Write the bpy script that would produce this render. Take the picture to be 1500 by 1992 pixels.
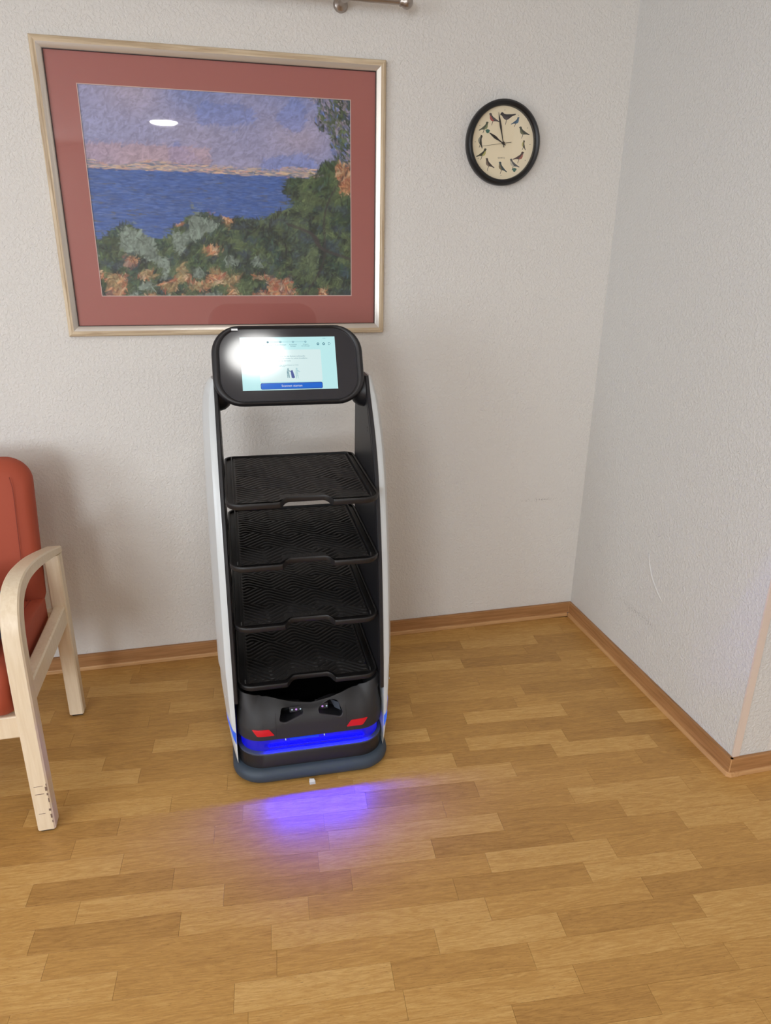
import bpy, bmesh, math, random
import numpy as np
from mathutils import Vector, Matrix

S = bpy.context.scene
for o in list(bpy.data.objects):
    bpy.data.objects.remove(o, do_unlink=True)
COL = S.collection
R = math.radians
PI = math.pi

# ------------------------------------------------------------------ camera
cam_d = bpy.data.cameras.new('camera')
cam = bpy.data.objects.new('camera', cam_d)
COL.objects.link(cam)
S.camera = cam
cam_d.sensor_fit = 'HORIZONTAL'
cam_d.sensor_width = 36.0
cam_d.lens = 36.0 * 1385.08 / 1500.0
cam_d.clip_start = 0.02
cam.matrix_world = (Matrix.Translation((-1.42996, -2.44927, 1.47)) @
                    Matrix.Rotation(-0.243934, 4, 'Z') @ Matrix.Rotation(1.214252, 4, 'X') @
                    Matrix.Rotation(0.0139342, 4, 'Z'))

# ------------------------------------------------------------------ world, exposure
W = bpy.data.worlds.new('world')
S.world = W
W.use_nodes = True
W.node_tree.nodes['Background'].inputs[0].default_value = (0.62, 0.76, 1.0, 1)
W.node_tree.nodes['Background'].inputs[1].default_value = 1.0
S.view_settings.view_transform = 'Standard'
S.view_settings.look = 'None'
S.view_settings.gamma = 1.0
S.view_settings.use_curve_mapping = False
S.view_settings.exposure = -0.04

CEIL = 2.50
# ceiling lamps of the room: x, y, strength
# x, y, strength, radius, colour
LAMPS = [(-2.78, -1.98, 50.0, 0.10, (1.0, 0.99, 0.96)), (-1.27, -1.85, 32.0, 0.15, (1.0, 0.99, 0.96)),
         (-1.66, -4.74, 150.0, 0.115, (1.0, 0.97, 0.92)), (-3.4, -5.0, 75.0, 0.15, (1.0, 0.97, 0.92)), (1.7, -3.3, 130.0, 0.15, (1.0, 0.97, 0.92))]  # last lamp is added to brighten the end wall on the right
LAMP_COL = (1.0, 0.88, 0.74)
# daylight through the window in the left wall
def area(name, loc, rot, sx, sy, power, col, spread=180):
    d = bpy.data.lights.new(name, 'AREA')
    d.shape = 'RECTANGLE'; d.size = sx; d.size_y = sy
    d.energy = power; d.color = col; d.spread = R(spread)
    o = bpy.data.objects.new(name, d); COL.objects.link(o)
    o.location = loc; o.rotation_euler = rot
    return o
area('daylight_fill', (-4.90, -3.3, 1.5), (0, R(-90), 0), 1.5, 2.4, 75.0, (0.86, 0.93, 1.0))
area('daylight_fill', (-3.95, -6.90, 1.5), (R(90), 0, 0), 1.7, 1.4, 120.0, (0.86, 0.93, 1.0))  # added cool fill from behind the camera

# ------------------------------------------------------------------ materials
def srgb(r, g, b):
    f = lambda c: (c / 255 / 12.92) if c / 255 <= 0.04045 else ((c / 255 + 0.055) / 1.055) ** 2.4
    return (f(r), f(g), f(b), 1.0)

def new_mat(name):
    m = bpy.data.materials.new(name); m.use_nodes = True
    nt = m.node_tree
    return m, nt, nt.nodes['Principled BSDF']

def N(nt, t, **kw):
    n = nt.nodes.new(t)
    for k, v in kw.items():
        setattr(n, k, v)
    return n

def plain(name, col, rough=0.5, metal=0.0, spec=0.5, bump=0.0, bscale=400.0, var=0.0, coat=0.0):
    m, nt, b = new_mat(name)
    b.inputs['Base Color'].default_value = col
    b.inputs['Roughness'].default_value = rough
    b.inputs['Metallic'].default_value = metal
    b.inputs['Specular IOR Level'].default_value = spec
    b.inputs['Coat Weight'].default_value = coat
    tc = N(nt, 'ShaderNodeTexCoord')
    if bump > 0 or var > 0:
        no = N(nt, 'ShaderNodeTexNoise'); no.inputs['Scale'].default_value = bscale
        no.inputs['Detail'].default_value = 3
        nt.links.new(tc.outputs['Object'], no.inputs['Vector'])
        if bump > 0:
            bp = N(nt, 'ShaderNodeBump'); bp.inputs['Strength'].default_value = bump
            bp.inputs['Distance'].default_value = 0.001
            nt.links.new(no.outputs['Fac'], bp.inputs['Height'])
            nt.links.new(bp.outputs['Normal'], b.inputs['Normal'])
        if var > 0:
            mx = N(nt, 'ShaderNodeMix', data_type='RGBA')
            mx.inputs[6].default_value = tuple(c * (1 - var) for c in col[:3]) + (1,)
            mx.inputs[7].default_value = tuple(min(1, c * (1 + var)) for c in col[:3]) + (1,)
            nt.links.new(no.outputs['Fac'], mx.inputs[0])
            nt.links.new(mx.outputs[2], b.inputs['Base Color'])
    return m

def emit(name, col, strength, rough=0.3):
    m, nt, b = new_mat(name)
    b.inputs['Base Color'].default_value = (0.01, 0.01, 0.01, 1)
    b.inputs['Roughness'].default_value = rough
    b.inputs['Emission Color'].default_value = col
    b.inputs['Emission Strength'].default_value = strength
    return m

def plaster(name, col, bump=0.5, scale=1.0, marks=()):
    """painted rough-plaster wall; marks = scuffs with a place of their own (x,y,z,rx,ry,rz,strength)"""
    m, nt, b = new_mat(name)
    b.inputs['Roughness'].default_value = 0.75
    b.inputs['Specular IOR Level'].default_value = 0.25
    g = N(nt, 'ShaderNodeNewGeometry')
    n1 = N(nt, 'ShaderNodeTexNoise'); n1.inputs['Scale'].default_value = 115 * scale; n1.inputs['Detail'].default_value = 3
    n1.inputs['Roughness'].default_value = 0.55; n1.inputs['Distortion'].default_value = 0.5
    n2 = N(nt, 'ShaderNodeTexNoise'); n2.inputs['Scale'].default_value = 34 * scale; n2.inputs['Detail'].default_value = 2
    n3 = N(nt, 'ShaderNodeTexNoise'); n3.inputs['Scale'].default_value = 1.4; n3.inputs['Detail'].default_value = 2
    for n in (n1, n2, n3):
        nt.links.new(g.outputs['Position'], n.inputs['Vector'])
    r1 = N(nt, 'ShaderNodeValToRGB'); r1.color_ramp.elements[0].position = 0.42; r1.color_ramp.elements[1].position = 0.68
    nt.links.new(n1.outputs['Fac'], r1.inputs['Fac'])
    ad = N(nt, 'ShaderNodeMath', operation='MULTIPLY_ADD'); ad.inputs[1].default_value = 0.9
    nt.links.new(n2.outputs['Fac'], ad.inputs[0]); nt.links.new(r1.outputs['Color'], ad.inputs[2])
    bp = N(nt, 'ShaderNodeBump'); bp.inputs['Strength'].default_value = bump; bp.inputs['Distance'].default_value = 0.0016
    nt.links.new(ad.outputs[0], bp.inputs['Height']); nt.links.new(bp.outputs['Normal'], b.inputs['Normal'])
    mx = N(nt, 'ShaderNodeMix', data_type='RGBA')
    mx.inputs[6].default_value = tuple(c * 0.97 for c in col[:3]) + (1,); mx.inputs[7].default_value = col
    nt.links.new(n3.outputs['Fac'], mx.inputs[0])
    out = mx.outputs[2]
    for (px, py, pz, sx, sy, sz, st) in marks:
        sb = N(nt, 'ShaderNodeVectorMath', operation='SUBTRACT'); sb.inputs[1].default_value = (px, py, pz)
        nt.links.new(g.outputs['Position'], sb.inputs[0])
        dv = N(nt, 'ShaderNodeVectorMath', operation='DIVIDE'); dv.inputs[1].default_value = (sx, sy, sz)
        nt.links.new(sb.outputs[0], dv.inputs[0])
        ln = N(nt, 'ShaderNodeVectorMath', operation='LENGTH'); nt.links.new(dv.outputs[0], ln.inputs[0])
        s1 = N(nt, 'ShaderNodeMapRange'); s1.inputs['From Min'].default_value = 1; s1.inputs['From Max'].default_value = 0
        nt.links.new(ln.outputs['Value'], s1.inputs['Value'])
        nn = N(nt, 'ShaderNodeTexNoise'); nn.inputs['Scale'].default_value = 160; nt.links.new(g.outputs['Position'], nn.inputs['Vector'])
        gt = N(nt, 'ShaderNodeMapRange'); gt.inputs['From Min'].default_value = 0.52; gt.inputs['From Max'].default_value = 0.62
        nt.links.new(nn.outputs['Fac'], gt.inputs['Value'])
        ml = N(nt, 'ShaderNodeMath', operation='MULTIPLY'); nt.links.new(s1.outputs[0], ml.inputs[0]); nt.links.new(gt.outputs[0], ml.inputs[1])
        m2 = N(nt, 'ShaderNodeMath', operation='MULTIPLY'); m2.inputs[1].default_value = st; nt.links.new(ml.outputs[0], m2.inputs[0])
        mm = N(nt, 'ShaderNodeMix', data_type='RGBA'); mm.inputs[7].default_value = (0.16, 0.12, 0.11, 1)
        nt.links.new(m2.outputs[0], mm.inputs[0]); nt.links.new(out, mm.inputs[6])
        out = mm.outputs[2]
    nt.links.new(out, b.inputs['Base Color'])
    return m

ROW_ANG = math.atan(-0.082)
def wood_floor(name):
    """printed oak strip vinyl: object colour R = tone, grain runs along the strip"""
    m, nt, b = new_mat(name)
    g = N(nt, 'ShaderNodeNewGeometry'); oi = N(nt, 'ShaderNodeObjectInfo')
    rt = N(nt, 'ShaderNodeVectorRotate', rotation_type='Z_AXIS'); rt.inputs['Angle'].default_value = -ROW_ANG
    nt.links.new(g.outputs['Position'], rt.inputs['Vector'])
    rnd = N(nt, 'ShaderNodeMath', operation='MULTIPLY'); rnd.inputs[1].default_value = 37.0
    nt.links.new(oi.outputs['Random'], rnd.inputs[0])
    def noise(sx, sy, scale, detail, dist=0.0, rough=0.5):
        mp = N(nt, 'ShaderNodeMapping'); mp.inputs['Scale'].default_value = (sx, sy, 1)
        nt.links.new(rt.outputs[0], mp.inputs['Vector'])
        n = N(nt, 'ShaderNodeTexNoise', noise_dimensions='4D')
        n.inputs['Scale'].default_value = scale; n.inputs['Detail'].default_value = detail
        n.inputs['Distortion'].default_value = dist; n.inputs['Roughness'].default_value = rough
        nt.links.new(mp.outputs[0], n.inputs['Vector']); nt.links.new(rnd.outputs[0], n.inputs['W'])
        return n
    fine = noise(14, 150, 3.2, 4, 0.3, 0.65)
    mid = noise(2.2, 22, 2.6, 3, 1.2)
    # cathedral figure: bands of a distorted wave
    mp = N(nt, 'ShaderNodeMapping'); mp.inputs['Scale'].default_value = (1.6, 18, 1)
    nt.links.new(rt.outputs[0], mp.inputs['Vector'])
    ofs = N(nt, 'ShaderNodeVectorMath', operation='ADD'); nt.links.new(mp.outputs[0], ofs.inputs[0])
    cmb = N(nt, 'ShaderNodeCombineXYZ'); nt.links.new(rnd.outputs[0], cmb.inputs['X']); nt.links.new(rnd.outputs[0], cmb.inputs['Y'])
    nt.links.new(cmb.outputs[0], ofs.inputs[1])
    wv = N(nt, 'ShaderNodeTexNoise'); wv.inputs['Scale'].default_value = 1.6; wv.inputs['Detail'].default_value = 1.0
    nt.links.new(ofs.outputs[0], wv.inputs['Vector'])
    sn = N(nt, 'ShaderNodeMath', operation='MULTIPLY'); sn.inputs[1].default_value = 75.0; nt.links.new(wv.outputs['Fac'], sn.inputs[0])
    sw = N(nt, 'ShaderNodeMath', operation='SINE'); nt.links.new(sn.outputs[0], sw.inputs[0])
    # pores
    po = noise(30, 260, 3.0, 2, 0.0)
    pr = N(nt, 'ShaderNodeMapRange'); pr.inputs['From Min'].default_value = 0.62; pr.inputs['From Max'].default_value = 0.74
    nt.links.new(po.outputs['Fac'], pr.inputs['Value'])
    # tone = obj colour + figures
    sep = N(nt, 'ShaderNodeSeparateColor'); nt.links.new(oi.outputs['Color'], sep.inputs[0])
    def madd(a, k, c):
        n = N(nt, 'ShaderNodeMath', operation='MULTIPLY_ADD'); n.inputs[1].default_value = k
        nt.links.new(a, n.inputs[0])
        if c is None: n.inputs[2].default_value = 0.0
        else: nt.links.new(c, n.inputs[2])
        return n.outputs[0]
    t = madd(sep.outputs[0], 1.0, None)
    t = madd(fine.outputs['Fac'], 0.70, t)
    t = madd(mid.outputs['Fac'], 0.34, t)
    t = madd(sw.outputs[0], 0.055, t)
    sub = N(nt, 'ShaderNodeMath', operation='SUBTRACT'); sub.inputs[1].default_value = 0.51; nt.links.new(t, sub.inputs[0])
    rp = N(nt, 'ShaderNodeValToRGB')
    e = rp.color_ramp.elements
    e[0].position = 0.0; e[0].color = srgb(138, 96, 48)
    e[1].position = 1.0; e[1].color = srgb(232, 193, 126)
    x = e.new(0.5); x.color = srgb(194, 148, 82)
    nt.links.new(sub.outputs[0], rp.inputs['Fac'])
    mx = N(nt, 'ShaderNodeMix', data_type='RGBA'); mx.inputs[7].default_value = srgb(88, 56, 30)
    ml = N(nt, 'ShaderNodeMath', operation='MULTIPLY'); ml.inputs[1].default_value = 0.5
    nt.links.new(pr.outputs[0], ml.inputs[0]); nt.links.new(ml.outputs[0], mx.inputs[0]); nt.links.new(rp.outputs[0], mx.inputs[6])
    nt.links.new(mx.outputs[2], b.inputs['Base Color'])
    b.inputs['Roughness'].default_value = 0.42
    b.inputs['Specular IOR Level'].default_value = 0.35
    bp = N(nt, 'ShaderNodeBump'); bp.inputs['Strength'].default_value = 0.12; bp.inputs['Distance'].default_value = 0.0006
    nt.links.new(fine.outputs['Fac'], bp.inputs['Height']); nt.links.new(bp.outputs['Normal'], b.inputs['Normal'])
    return m

def grain_wood(name, c0, c1, axis='X', rough=0.5, dark=None):
    m, nt, b = new_mat(name)
    tc = N(nt, 'ShaderNodeNewGeometry')
    mp = N(nt, 'ShaderNodeMapping')
    mp.inputs['Scale'].default_value = {'X': (3, 60, 60), 'Y': (60, 3, 60), 'Z': (60, 60, 3)}[axis]
    nt.links.new(tc.outputs['Position'], mp.inputs['Vector'])
    n = N(nt, 'ShaderNodeTexNoise'); n.inputs['Scale'].default_value = 2.0; n.inputs['Detail'].default_value = 4; n.inputs['Distortion'].default_value = 0.6
    nt.links.new(mp.outputs[0], n.inputs['Vector'])
    rp = N(nt, 'ShaderNodeValToRGB'); e = rp.color_ramp.elements
    e[0].position = 0.3; e[0].color = c0; e[1].position = 0.7; e[1].color = c1
    nt.links.new(n.outputs['Fac'], rp.inputs['Fac']); nt.links.new(rp.outputs[0], b.inputs['Base Color'])
    b.inputs['Roughness'].default_value = rough
    b.inputs['Specular IOR Level'].default_value = 0.35
    return m

def glass_mat(name):
    m = bpy.data.materials.new(name); m.use_nodes = True
    nt = m.node_tree; nt.nodes.clear()
    out = N(nt, 'ShaderNodeOutputMaterial'); mx = N(nt, 'ShaderNodeMixShader')
    tr = N(nt, 'ShaderNodeBsdfTransparent'); gl = N(nt, 'ShaderNodeBsdfGlossy'); gl.inputs['Roughness'].default_value = 0.02
    lw = N(nt, 'ShaderNodeLayerWeight'); lw.inputs['Blend'].default_value = 0.5
    pw = N(nt, 'ShaderNodeMath', operation='POWER'); pw.inputs[1].default_value = 5.0
    ma = N(nt, 'ShaderNodeMath', operation='MULTIPLY_ADD'); ma.inputs[1].default_value = 0.96; ma.inputs[2].default_value = 0.035
    nt.links.new(lw.outputs['Facing'], pw.inputs[0]); nt.links.new(pw.outputs[0], ma.inputs[0]); nt.links.new(ma.outputs[0], mx.inputs[0])
    nt.links.new(tr.outputs[0], mx.inputs[1]); nt.links.new(gl.outputs[0], mx.inputs[2])
    nt.links.new(mx.outputs[0], out.inputs[0])
    return m

M = {}
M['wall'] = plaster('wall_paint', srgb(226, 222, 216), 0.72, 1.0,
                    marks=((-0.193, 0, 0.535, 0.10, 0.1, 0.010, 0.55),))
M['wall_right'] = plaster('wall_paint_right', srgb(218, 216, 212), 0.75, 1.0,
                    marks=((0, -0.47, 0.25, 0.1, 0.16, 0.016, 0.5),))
M['ceiling'] = plain('ceiling_paint', srgb(232, 228, 222), 0.8)
M['floor'] = wood_floor('oak_strip')
M['floor_base'] = plain('floor_underlay', srgb(120, 86, 50), 0.6, var=0.1, bscale=30)
M['board_x'] = grain_wood('skirting_wood_x', srgb(152, 108, 66), srgb(182, 134, 88), 'X', 0.5)
M['board_y'] = grain_wood('skirting_wood_y', srgb(152, 108, 66), srgb(182, 134, 88), 'Y', 0.5)
M['toe_x'] = grain_wood('skirting_toe_x', srgb(190, 144, 96), srgb(212, 168, 118), 'X', 0.45)
M['toe_y'] = grain_wood('skirting_toe_y', srgb(190, 144, 96), srgb(212, 168, 118), 'Y', 0.45)
M['guard'] = plain('corner_guard', srgb(222, 204, 190), 0.5)
M['black'] = plain('black_plastic', srgb(28, 27, 30), 0.42, bump=0.15, bscale=900)
M['black_cover'] = plain('black_textured_plastic', srgb(39, 39, 41), 0.55, bump=0.35, bscale=1200)
M['black_dark'] = plain('black_recess', srgb(14, 14, 18), 0.5)
M['tray'] = plain('black_tray', srgb(27, 26, 27), 0.5, bump=0.1, bscale=700)
M['mat'] = plain('black_rubber_mat', srgb(35, 34, 34), 0.48)
M['emboss'] = plain('embossed_letters', srgb(78, 76, 76), 0.5)
M['white_shell'] = plain('white_shell', srgb(206, 210, 211), 0.32, coat=0.15)
M['slate'] = plain('slate_rubber', srgb(54, 66, 79), 0.55, bump=0.1, bscale=600)
M['red'] = plain('red_reflector', srgb(205, 22, 36), 0.35)
M['led'] = emit('blue_led', (0.0, 0.001, 1.0, 1), 0.508)
M['diode'] = emit('diode_light', (0.0, 0.0, 1.0, 1), 1700.0)
M['led_bright'] = emit('blue_led_slot', (0.004, 0.05, 1.0, 1), 0.762)
M['led_side'] = emit('blue_side_light', (0.03, 0.16, 1.0, 1), 0.762)
M['lip'] = plain('grey_lip', srgb(70, 78, 100), 0.4)
M['screen_glass'] = plain('black_screen_glass', srgb(50, 50, 53), 0.09, spec=0.5)
M['screen'] = emit('screen_light', (0.60, 0.98, 1.0, 1), 0.838, 0.09)
M['card'] = emit('screen_card', (0.80, 1.0, 1.0, 1), 0.838, 0.09)
M['ui_blue'] = emit('screen_button', (0.004, 0.20, 0.95, 1), 0.635, 0.09)
M['ui_navy'] = emit('screen_button_edge', (0.0, 0.05, 0.42, 1), 0.572)
M['ui_text'] = emit('screen_text', (0.06, 0.30, 0.40, 1), 0.635)
M['ui_soft'] = emit('screen_text_soft', (0.25, 0.66, 0.76, 1), 0.635)
M['ui_white'] = emit('screen_white', (1, 1, 1, 1), 0.737)
M['lens_white'] = emit('sensor_glint', (0.7, 0.9, 1.0, 1), 0.635)  # sensor glints, white and violet, put in as glow
M['lens_violet'] = emit('sensor_violet_glint', (0.75, 0.35, 1.0, 1), 0.699)
M['sensor'] = plain('sensor_block', srgb(58, 56, 60), 0.4)
M['recess_light'] = plain('recess_cheek', srgb(104, 110, 122), 0.45)
M['seam'] = plain('seam_line', srgb(16, 16, 17), 0.7)
M['film'] = plain('film_tab_glare', srgb(205, 208, 212), 0.15, spec=0.8)  # opaque pale colour holds the glare of the clear film
M['frame'] = grain_wood('frame_wood', srgb(176, 152, 122), srgb(222, 203, 172), 'X', 0.42)
M['frame_v'] = grain_wood('frame_wood_v', srgb(176, 152, 122), srgb(222, 203, 172), 'Z', 0.42)
M['silver'] = plain('frame_silver', srgb(214, 206, 196), 0.33, metal=0.55, bump=0.2, bscale=200)
M['frame_dark'] = plain('frame_inner_edge', srgb(52, 40, 34), 0.5)
M['mat_board'] = plain('terracotta_mat_board', srgb(168, 100, 91), 0.7, var=0.03, bscale=300)
M['bevel'] = plain('mat_bevel_edge', srgb(206, 180, 172), 0.6)
M['glass'] = glass_mat('clear_glass')
M['clock_rim'] = plain('clock_black_rim', srgb(17, 17, 20), 0.4)
M['clock_face'] = plain('clock_cream_face', srgb(244, 230, 198), 0.7)
M['clock_hand'] = plain('clock_dark_hand', srgb(36, 33, 30), 0.5)
M['clock_print'] = plain('clock_print', srgb(86, 78, 70), 0.7)
M['steel'] = plain('brushed_steel', srgb(172, 162, 154), 0.34, metal=0.9, bump=0.2, bscale=300)
M['orange'] = plain('terracotta_upholstery', srgb(166, 72, 46), 0.72, bump=0.3, bscale=1500, var=0.05)
M['orange_seam'] = plain('upholstery_seam', srgb(132, 52, 34), 0.7)
M['cream'] = grain_wood('cream_lacquered_wood', srgb(222, 202, 172), srgb(232, 215, 188), 'Z', 0.36)
M['cream_wear'] = plain('worn_lacquer', srgb(120, 96, 84), 0.6)
M['foot'] = plain('black_glide', srgb(30, 27, 28), 0.6)
M['navy'] = plain('navy_fabric', srgb(38, 46, 84), 0.8, bump=0.3, bscale=900)
M['paper'] = plain('white_paper', srgb(214, 214, 216), 0.7)
M['lamp'] = emit('lamp_diffuser', LAMP_COL + (1,), 20.0)
M['lamp_ring'] = plain('lamp_ring', srgb(235, 235, 235), 0.4)
M['window_frame'] = plain('window_frame_white', srgb(235, 235, 235), 0.4)

# ------------------------------------------------------------------ mesh helpers
def obj(name, bm, mat, parent=None, smooth=False, angle=None, bevel=None):
    if isinstance(bm, bpy.types.Mesh):
        me = bm
    else:
        bmesh.ops.recalc_face_normals(bm, faces=bm.faces)
        me = bpy.data.meshes.new(name); bm.to_mesh(me); bm.free()
    if mat and not me.materials:
        me.materials.append(M[mat] if isinstance(mat, str) else mat)
    if smooth:
        for p in me.polygons: p.use_smooth = True
        if angle: me.set_sharp_from_angle(angle=R(angle))
    o = bpy.data.objects.new(name, me); COL.objects.link(o)
    if parent: o.parent = parent
    if bevel:
        md = o.modifiers.new('bevel', 'BEVEL'); md.width = bevel; md.segments = 2; md.limit_method = 'ANGLE'; md.angle_limit = R(40)
    return o

def tag(o, label, cat, group=None):
    o['label'] = label; o['category'] = cat
    if group: o['group'] = group
    return o

def thing(name, loc, label, cat, rotz=0.0, group=None):
    e = bpy.data.objects.new(name, None); COL.objects.link(e)
    e.location = loc; e.rotation_euler = (0, 0, rotz); e.empty_display_size = 0.1
    return tag(e, label, cat, group)

def struct(name, bm, mat, **k):
    o = obj(name, bm, mat, **k)
    if not k.get('parent'): o['kind'] = 'structure'
    return o

def box(bm, x0, x1, y0, y1, z0, z1):
    r = bmesh.ops.create_cube(bm, size=1.0)
    for v in r['verts']:
        v.co = Vector(((x0 + x1) / 2 + v.co.x * (x1 - x0), (y0 + y1) / 2 + v.co.y * (y1 - y0), (z0 + z1) / 2 + v.co.z * (z1 - z0)))
    return r['verts']

def boxm(*a):
    bm = bmesh.new(); box(bm, *a); return bm

def rrect(hw, hh, r, n=8, cx=0.0, cy=0.0):
    """rounded rectangle outline, counter-clockwise list of (x, y)"""
    if not isinstance(r, (tuple, list)): r = (r,) * 4
    pts = []
    for k, (sx, sy) in enumerate(((1, 1), (-1, 1), (-1, -1), (1, -1))):
        rr = max(r[k], 1e-4)
        for i in range(n + 1):
            a = PI / 2 * (k + i / n)
            pts.append((cx + sx * (hw - rr) + rr * math.cos(a), cy + sy * (hh - rr) + rr * math.sin(a)))
    return pts

def loft(bm, rings, closed=True, cap0=True, cap1=True):
    vs = [[bm.verts.new(p) for p in ring] for ring in rings]
    n = len(rings[0])
    for a, b in zip(vs[:-1], vs[1:]):
        for i in range(n if closed else n - 1):
            j = (i + 1) % n
            bm.faces.new((a[i], a[j], b[j], b[i]))
    if cap0: bm.faces.new(vs[0][::-1])
    if cap1: bm.faces.new(vs[-1])
    return vs

def prism(pts, h0, h1, f):
    """extrude 2D outline pts between h0 and h1; f(u,v,h) -> 3D"""
    bm = bmesh.new()
    loft(bm, [[f(u, v, h0) for u, v in pts], [f(u, v, h1) for u, v in pts]])
    return bm

def lathe(prof, n=48, axis='Z', cap=True):
    bm = bmesh.new()
    rings = []
    for r, h in prof:
        ring = []
        for i in range(n):
            a = 2 * PI * i / n
            c, s = r * math.cos(a), r * math.sin(a)
            ring.append({'Z': (c, s, h), 'Y': (c, h, s), 'X': (h, c, s)}[axis])
        rings.append(ring)
    loft(bm, rings, True, cap, cap)
    return bm

def tube(pts, r, n=10):
    bm = bmesh.new(); rings = []
    P = [Vector(p) for p in pts]
    for i, p in enumerate(P):
        d = (P[min(i + 1, len(P) - 1)] - P[max(i - 1, 0)]).normalized()
        u = d.orthogonal().normalized() if i == 0 else (u - d * u.dot(d)).normalized()
        w = d.cross(u)
        rings.append([p + r * (math.cos(2 * PI * k / n) * u + math.sin(2 * PI * k / n) * w) for k in range(n)])
    loft(bm, rings)
    return bm

def interp(z, tab):
    if z <= tab[0][0]: return tab[0][1]
    for (a, va), (b, vb) in zip(tab[:-1], tab[1:]):
        if z <= b: return va + (vb - va) * (z - a) / (b - a)
    return tab[-1][1]

def smoothtab(tab, n=6):
    """catmull-rom resample of a list of tuples"""
    P = [np.array(t, float) for t in tab]
    P = [2 * P[0] - P[1]] + P + [2 * P[-1] - P[-2]]
    out = []
    for i in range(1, len(P) - 2):
        for k in range(n):
            t = k / n
            a, b, c, d = P[i - 1], P[i], P[i + 1], P[i + 2]
            out.append(0.5 * (2 * b + (c - a) * t + (2 * a - 5 * b + 4 * c - d) * t * t + (3 * b - a - 3 * c + d) * t ** 3))
    out.append(P[-2])
    return [tuple(map(float, p)) for p in out]

def text_bm(txt, size, f, align='CENTER', spacing=1.0, line=1.0):
    """flat lettering as a mesh; f maps (x, y) to 3D"""
    cu = bpy.data.curves.new('lettering', 'FONT')
    cu.body = txt; cu.size = size; cu.align_x = align; cu.align_y = 'CENTER'; cu.space_character = spacing; cu.space_line = line
    cu.resolution_u = 2
    to = bpy.data.objects.new('lettering_source', cu); COL.objects.link(to)
    dg = bpy.context.evaluated_depsgraph_get(); dg.update()
    me = bpy.data.meshes.new_from_object(to.evaluated_get(dg))
    bm = bmesh.new(); bm.from_mesh(me)
    for v in bm.verts: v.co = Vector(f(v.co.x, v.co.y))
    bpy.data.objects.remove(to, do_unlink=True); bpy.data.meshes.remove(me); bpy.data.curves.remove(cu)
    return bm

# ------------------------------------------------------------------ room shell
LST = 1.017          # length of the short right-hand wall
XL, YF, XR = -5.0, -7.0, 3.5
struct('wall_back', boxm(XL - 0.1, 0.1, 0.0, 0.12, 0.0, CEIL), 'wall')
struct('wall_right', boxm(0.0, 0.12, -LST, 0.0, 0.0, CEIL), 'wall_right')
wr = bpy.data.objects['wall_right']
bm = tube([(0.0015, -0.476, 0.492), (0.0005, -0.484, 0.470), (0.0, -0.492, 0.451), (0.0, -0.506, 0.427), (0.0, -0.522, 0.406), (0.0, -0.541, 0.389), (0.0005, -0.560, 0.375), (0.0015, -0.588, 0.357)], 0.0042, 8)
for v in bm.verts: v.co.x *= 0.5
obj('plaster_dent', bm, 'wall_right', wr, smooth=True)
struct('wall_right_end', boxm(0.12, XR, -LST, -LST + 0.12, 0.0, CEIL), 'wall')
struct('wall_far_right', boxm(XR, XR + 0.1, YF, -LST + 0.12, 0.0, CEIL), 'wall')
bm = bmesh.new()                                     # wall behind the camera, with a window added on the left for cool fill
box(bm, XL - 0.1, -4.85, YF - 0.1, YF, 0, CEIL); box(bm, -3.05, XR + 0.1, YF - 0.1, YF, 0, CEIL)
box(bm, -4.85, -3.05, YF - 0.1, YF, 0, 0.75); box(bm, -4.85, -3.05, YF - 0.1, YF, 2.25, CEIL)
struct('wall_front', bm, 'wall')
bm = bmesh.new()
for x in (-4.85, -3.98, -3.11): box(bm, x, x + 0.06, YF - 0.07, YF - 0.02, 0.75, 2.25)
box(bm, -4.85, -3.05, YF - 0.07, YF - 0.02, 0.75, 0.81); box(bm, -4.85, -3.05, YF - 0.07, YF - 0.02, 2.19, 2.25)
wn2 = struct('fill_window', bm, 'window_frame')
obj('pane', boxm(-4.8, -3.1, YF - 0.048, YF - 0.044, 0.8, 2.2), 'glass', wn2)
bm = bmesh.new()                                     # left wall with the window opening
box(bm, XL - 0.1, XL, YF, -4.5, 0, CEIL); box(bm, XL - 0.1, XL, -2.1, 0.0, 0, CEIL)
box(bm, XL - 0.1, XL, -4.5, -2.1, 0, 0.75); box(bm, XL - 0.1, XL, -4.5, -2.1, 2.25, CEIL)
struct('wall_left', bm, 'wall')
bm = bmesh.new()
for y in (-4.5, -3.33, -2.16): box(bm, XL - 0.07, XL - 0.02, y, y + 0.06, 0.75, 2.25)
box(bm, XL - 0.07, XL - 0.02, -4.5, -2.1, 0.75, 0.81); box(bm, XL - 0.07, XL - 0.02, -4.5, -2.1, 2.19, 2.25)
wn = struct('window_1', bm, 'window_frame')
obj('pane', boxm(XL - 0.048, XL - 0.044, -4.45, -2.15, 0.8, 2.2), 'glass', wn)
struct('ceiling', boxm(XL - 0.1, XR + 0.1, YF - 0.1, 0.12, CEIL, CEIL + 0.1), 'ceiling')
fl = struct('floor', boxm(XL - 0.1, XR + 0.1, YF - 0.1, 0.12, -0.06, -0.0032), 'floor_base')

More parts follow.
